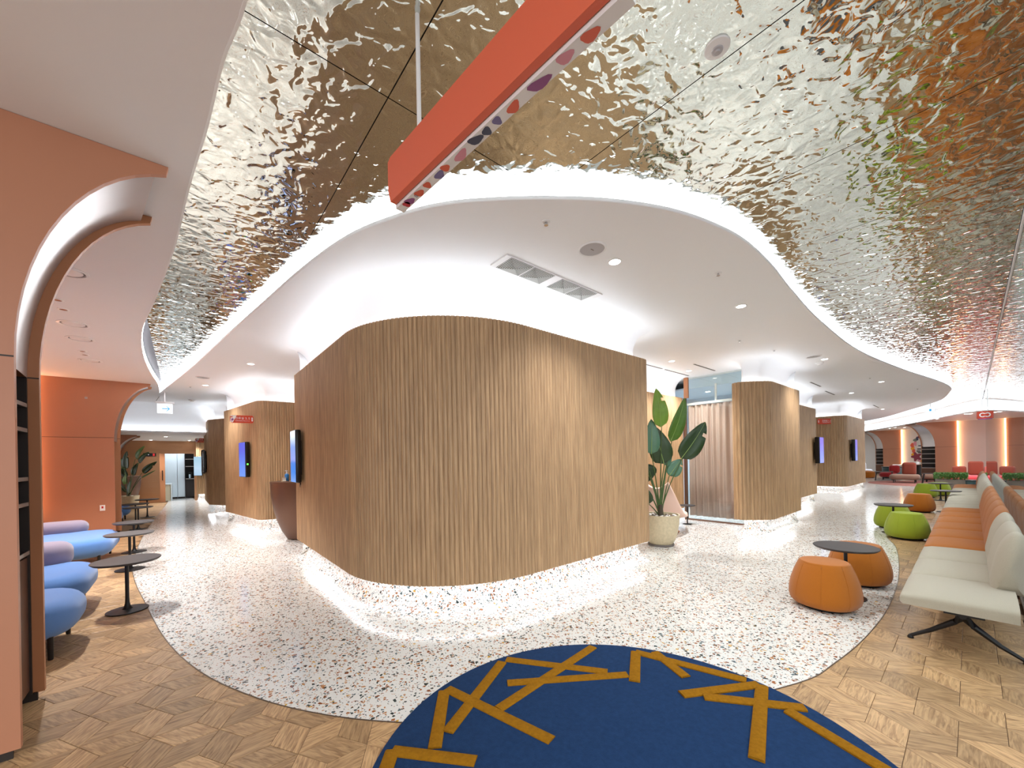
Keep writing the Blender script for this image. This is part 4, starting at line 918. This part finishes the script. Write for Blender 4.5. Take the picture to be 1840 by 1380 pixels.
t = thing('waste_bin', 'slim white bin with a dark base half hidden behind the stone pot', 'bin', (6.05,3.95,.003)); part('body', MB().lathe([(.1,.03),(.105,.3),(.1,.31)], 24), 'white_gloss', t); part('base', MB().lathe([(.1,0),(.105,.015),(.1,.03)], 24), 'black_metal', t)
# ================================================================== pantry seen through the door
for k, (x0, x1) in enumerate(((-1.0,-.16),(-.15,.10))):
    t = thing('wall_cabinet', ('white tall pantry cabinet left of the seam behind the door','white tall pantry cabinet beside the dark shelves behind the door')[k], 'cabinet', (x0,23.0,0))
    part('body', MB().box(0,.02,.08,x1-x0,.48,2.4), 'white_cabinet', t, smooth=False)
    part('door', MB().box(.003,0,.85,x1-x0-.003,.018,2.38), 'white_cabinet', t, smooth=False); part('door', MB().box(.003,0,.10,x1-x0-.003,.018,.84), 'white_cabinet', t, smooth=False)
    part('toe_kick', MB().box(0,.05,0,x1-x0,.1,.08), 'dark_shelf', t, smooth=False)
t = thing('dark_shelving', 'dark pantry shelving with a worktop inside the door', 'shelf', (.11,22.9,0))
part('body', MB().box(0,.45,0,.39,.5,2.4).box(0,0,0,.02,.45,2.4).box(.37,0,0,.39,.45,2.4).box(.02,.05,.05,.37,.45,.83), 'dark_shelf', t, smooth=False)
for z in (.86,1.42,1.75,2.1): part('shelf', MB().box(.02,0,z,.37,.45,z+.03), 'shelf_edge', t, smooth=False)
t = thing('coffee_machine', 'small grey coffee machine on the dark pantry shelf', 'appliance', (.30,23.05,.892)); part('body', MB().rbox(0,0,.14,.12,.22,.28,.02,3), 'black_metal', t); part('tank', MB().rbox(-.03,-.13,.1,.06,.04,.18,.015,3), 'sky_blue', t)
t = thing('pantry_counter', 'low white counter with a cream side just inside the pantry door', 'counter', (-.75,22.0,0)); part('top', MB().box(0,0,.68,.42,.9,.72), 'white_cabinet', t, smooth=False); part('leg_panel', MB().box(.38,0,0,.42,.9,.68), 'white_cabinet', t, smooth=False); part('side', MB().box(0,.05,0,.38,.09,.68), 'cream', t, smooth=False)
pl_ = thing('pantry_fill_light', 'added ceiling panel light that brightens the pantry', 'ceiling light', (-.2,22.4,2.49)); part('diffuser', MB().box(-.45,-.3,-.01,.45,.3,0), 'led_top', pl_, smooth=False); part('frame', MB().box(-.47,-.32,0,.47,.32,.008), 'white_gloss', pl_, smooth=False)  # emissive panel added to light the room behind the door
sw = thing('wall_switch', 'small white plate with a red button on the terracotta arch wall', 'switch', (-1.30,12.0,.62)); part('plate', MB().box(-.04,-.012,-.06,.04,0,.06), 'white_gloss', sw, smooth=False); part('button', MB().box(-.014,-.016,-.01,.014,-.012,.035), 'red_plastic', sw, smooth=False)
t = thing('wall_sensor', 'tiny pale square sensor high on the terracotta arch wall', 'sensor', (-1.55,12.0,2.95)); part('plate', MB().box(.02,-.008,-.02,.06,0,.02), 'speaker_grille', t, smooth=False); part('eye', MB().lathe([(.008,0),(.006,.003)], 10, (.04,-.011,0)), 'screen_black', t)

# ================================================================== far lounge
t = thing('curved_sofa', 'silver grey channelled sofa against the pale far lounge wall', 'sofa', (33.0,5.2,0), -.9)
part('seat', MB().rbox(0,0,.27,2.4,.8,.36,.12,4), 'fabric_silver', t)
for k in range(8): part('back_channel', MB().rbox(-1.05+.3*k,.32,.6,.29,.24,.5,.1,4), 'fabric_silver', t)
part('plinth', MB().box(-1.1,-.3,0,1.1,.3,.1), 'black_metal', t, smooth=False)
t = thing('pouf', 'orange squat round pouf before the silver grey lounge sofa', 'pouf', (31.0,4.0,0)); part('cover', MB().lathe([(.25,0),(.33,.05),(.36,.2),(.33,.36),(.22,.42),(.001,.43)], 32), 'fabric_orange', t); part('button', MB().lathe([(.03,.425),(.02,.44)], 12), 'yellow', t)
def trestle(x, y, w, d, h, rz, label):
    t = thing('trestle_table', label, 'table', (x,y,.017), rz, 'black side tables of the lounge')
    part('table_top', MB().box(-w/2,-d/2,h-.02,w/2,d/2,h), 'charcoal_top', t, smooth=False)
    for sx in (-1,1):
        for sy in (-1,1): part('leg', MB().tube([(sx*(w/2-.06),sy*(d/2-.06),h-.02),(sx*(w/2+.02),sy*(d/2),0)], .02, 8), 'black_metal', t)
trestle(28.4,3.0,.45,.7,.47,.1,'black splayed-leg side table beside the red lounge seat')
trestle(26.3,1.28,.40,.42,.47,.1,'black splayed-leg side table beside the beige lounge bench')
def lounge_seat(x, y, w, d, rz, m_, label, back=None, zt=.40):
    t = thing('lounge_sofa', label, 'sofa', (x,y,.0115), rz)
    part('seat_cushion', MB().pebble(0,0,w,d,.14,zt,.26,.11), m_, t, angle=80)
    for sx in (-1,1):
        for sy in (-1,1): part('leg', MB().lathe([(.018,0),(.02,.16)], 10, (sx*(w/2-.16),sy*(d/2-.16),0)), 'black_metal', t)
    if back:
        bx, by, bw, bd, bh, bm = back; part('backrest', MB().rbox(bx,by,(zt-.05+bh)/2,bw,bd,bh-zt+.05,.12,5), bm, t, angle=80)
    return t
lounge_seat(29.3,2.95,.6,.7,0,'fabric_red','small red lounge seat with a rounded red back',(.15,-.25,.5,.42,.78,'fabric_red'))
lounge_seat(26.9,2.12,.9,1.05,0,'fabric_beige','beige rounded lounge bench with a tall rust backrest',(.1,-.15,.25,.5,.98,'fabric_rust'))
lounge_seat(28.0,1.25,.8,.7,0,'fabric_beige','beige rounded lounge bench behind the black side table')
lounge_seat(26.5,-.35,1.3,2.6,0,'fabric_coral','long coral lounge bench behind the planters')
for y, w, h, m_, lb in ((.37,.44,.80,'fabric_rust','low brown rounded cushion leaning at the lounge wall above the coral bench'),(-.12,.46,1.02,'fabric_rust','tall rust red rounded cushion above the coral bench'),(-.58,.45,.80,'fabric_pink','low pink rounded cushion above the coral bench')):
    t = thing('back_cushion', lb, 'cushion', (27.0,y,.415)); part('cover', MB().rbox(0,0,(h-.405)/2,.2,w,h-.405,.09,5), m_, t, angle=80); part('piping', MB().tube([(-.101,-w/2+.1,.03),(-.101,w/2-.1,.03)], .004, 5), m_, t)
t = thing('display_table', 'brown round display table with books before the flower mural', 'table', (33.5,2.15,0)); part('top', MB().lathe([(.5,.70),(.52,.72),(.5,.74)], 32), 'brown_metal', t); part('drum', MB().lathe([(.34,0),(.34,.70)], 28), 'dark_shelf', t)
t = thing('display_cabinet', 'cream low cabinet before the flower mural', 'cabinet', (34.5,2.7,0)); part('body', MB().box(-.3,-.6,.06,.3,.5,.66), 'cream', t, smooth=False); part('top', MB().box(-.33,-.63,.66,.33,.53,.7), 'white_gloss', t, smooth=False); part('toe_kick', MB().box(-.25,-.5,0,.25,.4,.06), 'dark_shelf', t, smooth=False)
for k in range(4): t = thing('display_book', 'open book standing on the brown display table', 'book', (33.3+.1*k,1.9+.15*k,.742), k*.7, 'books on the display table'); part('cover', MB().box(-.1,-.005,0,.1,.005,.16), ('white_gloss','cream','fabric_beige','white_gloss')[k], t, smooth=False); part('pages', MB().box(-.095,.006,.004,.095,.02,.155), 'white_gloss', t, smooth=False)
t = thing('drum_table', 'dark green drum table beside the red lounge seat', 'table', (31.5,3.0,0)); part('drum', MB().lathe([(.42,0),(.42,.62)], 32), 'bin_teal', t); part('top', MB().lathe([(.44,.62),(.45,.64),(.44,.66)], 32), 'black_metal', t)
t = thing('flower_mural', 'colourful round flower and shape mural on the pale lounge wall', 'mural', (37.05,2.05,1.72))
mc = ('yellow','coral','rose','grey_green','slate','plum','coral','crimson','yellow','rose','coral','slate')
random.seed(5)
for k in range(26):
    a = 2*PI*k/26; r1 = random.uniform(.62,.80); cy_, cz_ = r1*math.cos(a)*.62, r1*math.sin(a)*1.12; w = random.uniform(.05,.10); h = random.uniform(.09,.17)
    m_ = mc[k % 12]; pts = [(0, cy_+w*math.cos(t_)*(1+.2*math.cos(3*t_)), cz_+h*math.sin(t_)) for t_ in [2*PI*q/14 for q in range(14)]]
    part('painted_shape', MB().add(pts, [tuple(range(14))]), m_, t, smooth=False, loc=(-.004-.0006*k,0,0))
for k in range(9):
    y_, z_ = random.uniform(-.2,.2), random.uniform(-.3,.45); part('painted_stroke', MB().box(-.004,y_-.09,z_-.035,-.003,y_+.09,z_+.035), random.choice(('screen_black','screen_black','slate','crimson')), t, smooth=False)
part('painted_flower', MB().add([(0, .30+.2*(1+.3*math.cos(5*th))*math.cos(th), -.55+.25*(1+.3*math.cos(5*th))*math.sin(th)) for th in [2*PI*q/40 for q in range(40)]], [tuple(range(40))]), 'plum', t, smooth=False, loc=(-.025,0,0))
tag(part('lounge_rug', MB().lathe([(1.0,0),(1.0,.005),(.99,.006)], 64, (26.6,1.0,.003), 2.6, 2.4), 'rug_rose'), 'large round dusty rose rug under the lounge seats', 'rug')
random.seed(11)
def planter(x, y, w, d, h, label):
    t = thing('planter_box', label, 'planter', (x,y,.003)); part('box', MB().box(-w/2,-d/2,0,w/2,d/2,h), 'planter_box', t, smooth=False); part('soil', MB().box(-w/2+.03,-d/2+.03,h,w/2-.03,d/2-.03,h+.006), 'stem_base', t, smooth=False)
    mb = MB()
    for k in range(int(5200*w*d)):
        c = Vector((random.uniform(-w/2-.03,w/2+.03), random.uniform(-d/2-.04,d/2+.04), h+.26*random.random()**.6)); a = Vector((random.gauss(0,1),random.gauss(0,1),random.gauss(0,1))).normalized(); b_ = a.orthogonal().normalized(); q = random.uniform(.02,.04)
        mb.add([c-a*q, c+b_*q*.5, c+a*q, c-b_*q*.5], [(0,1,2,3)])
    stuff(part('foliage', mb, 'hedge', t, smooth=False))
planter(22.3,.52,.5,.78,.42,'grey stone planter box with a low green hedge beside the lime poufs')
planter(22.5,-.75,.5,.9,.42,'grey stone planter box with a low green hedge behind the dark bin')
t = thing('waste_bin', 'dark teal round bin between the planter boxes', 'bin', (21.75,.0,.003)); part('body', MB().lathe([(.15,0),(.155,.02),(.155,.4)], 28), 'bin_teal', t); part('lid', MB().lathe([(.16,.4),(.16,.43),(.12,.45)], 28), 'black_metal', t)
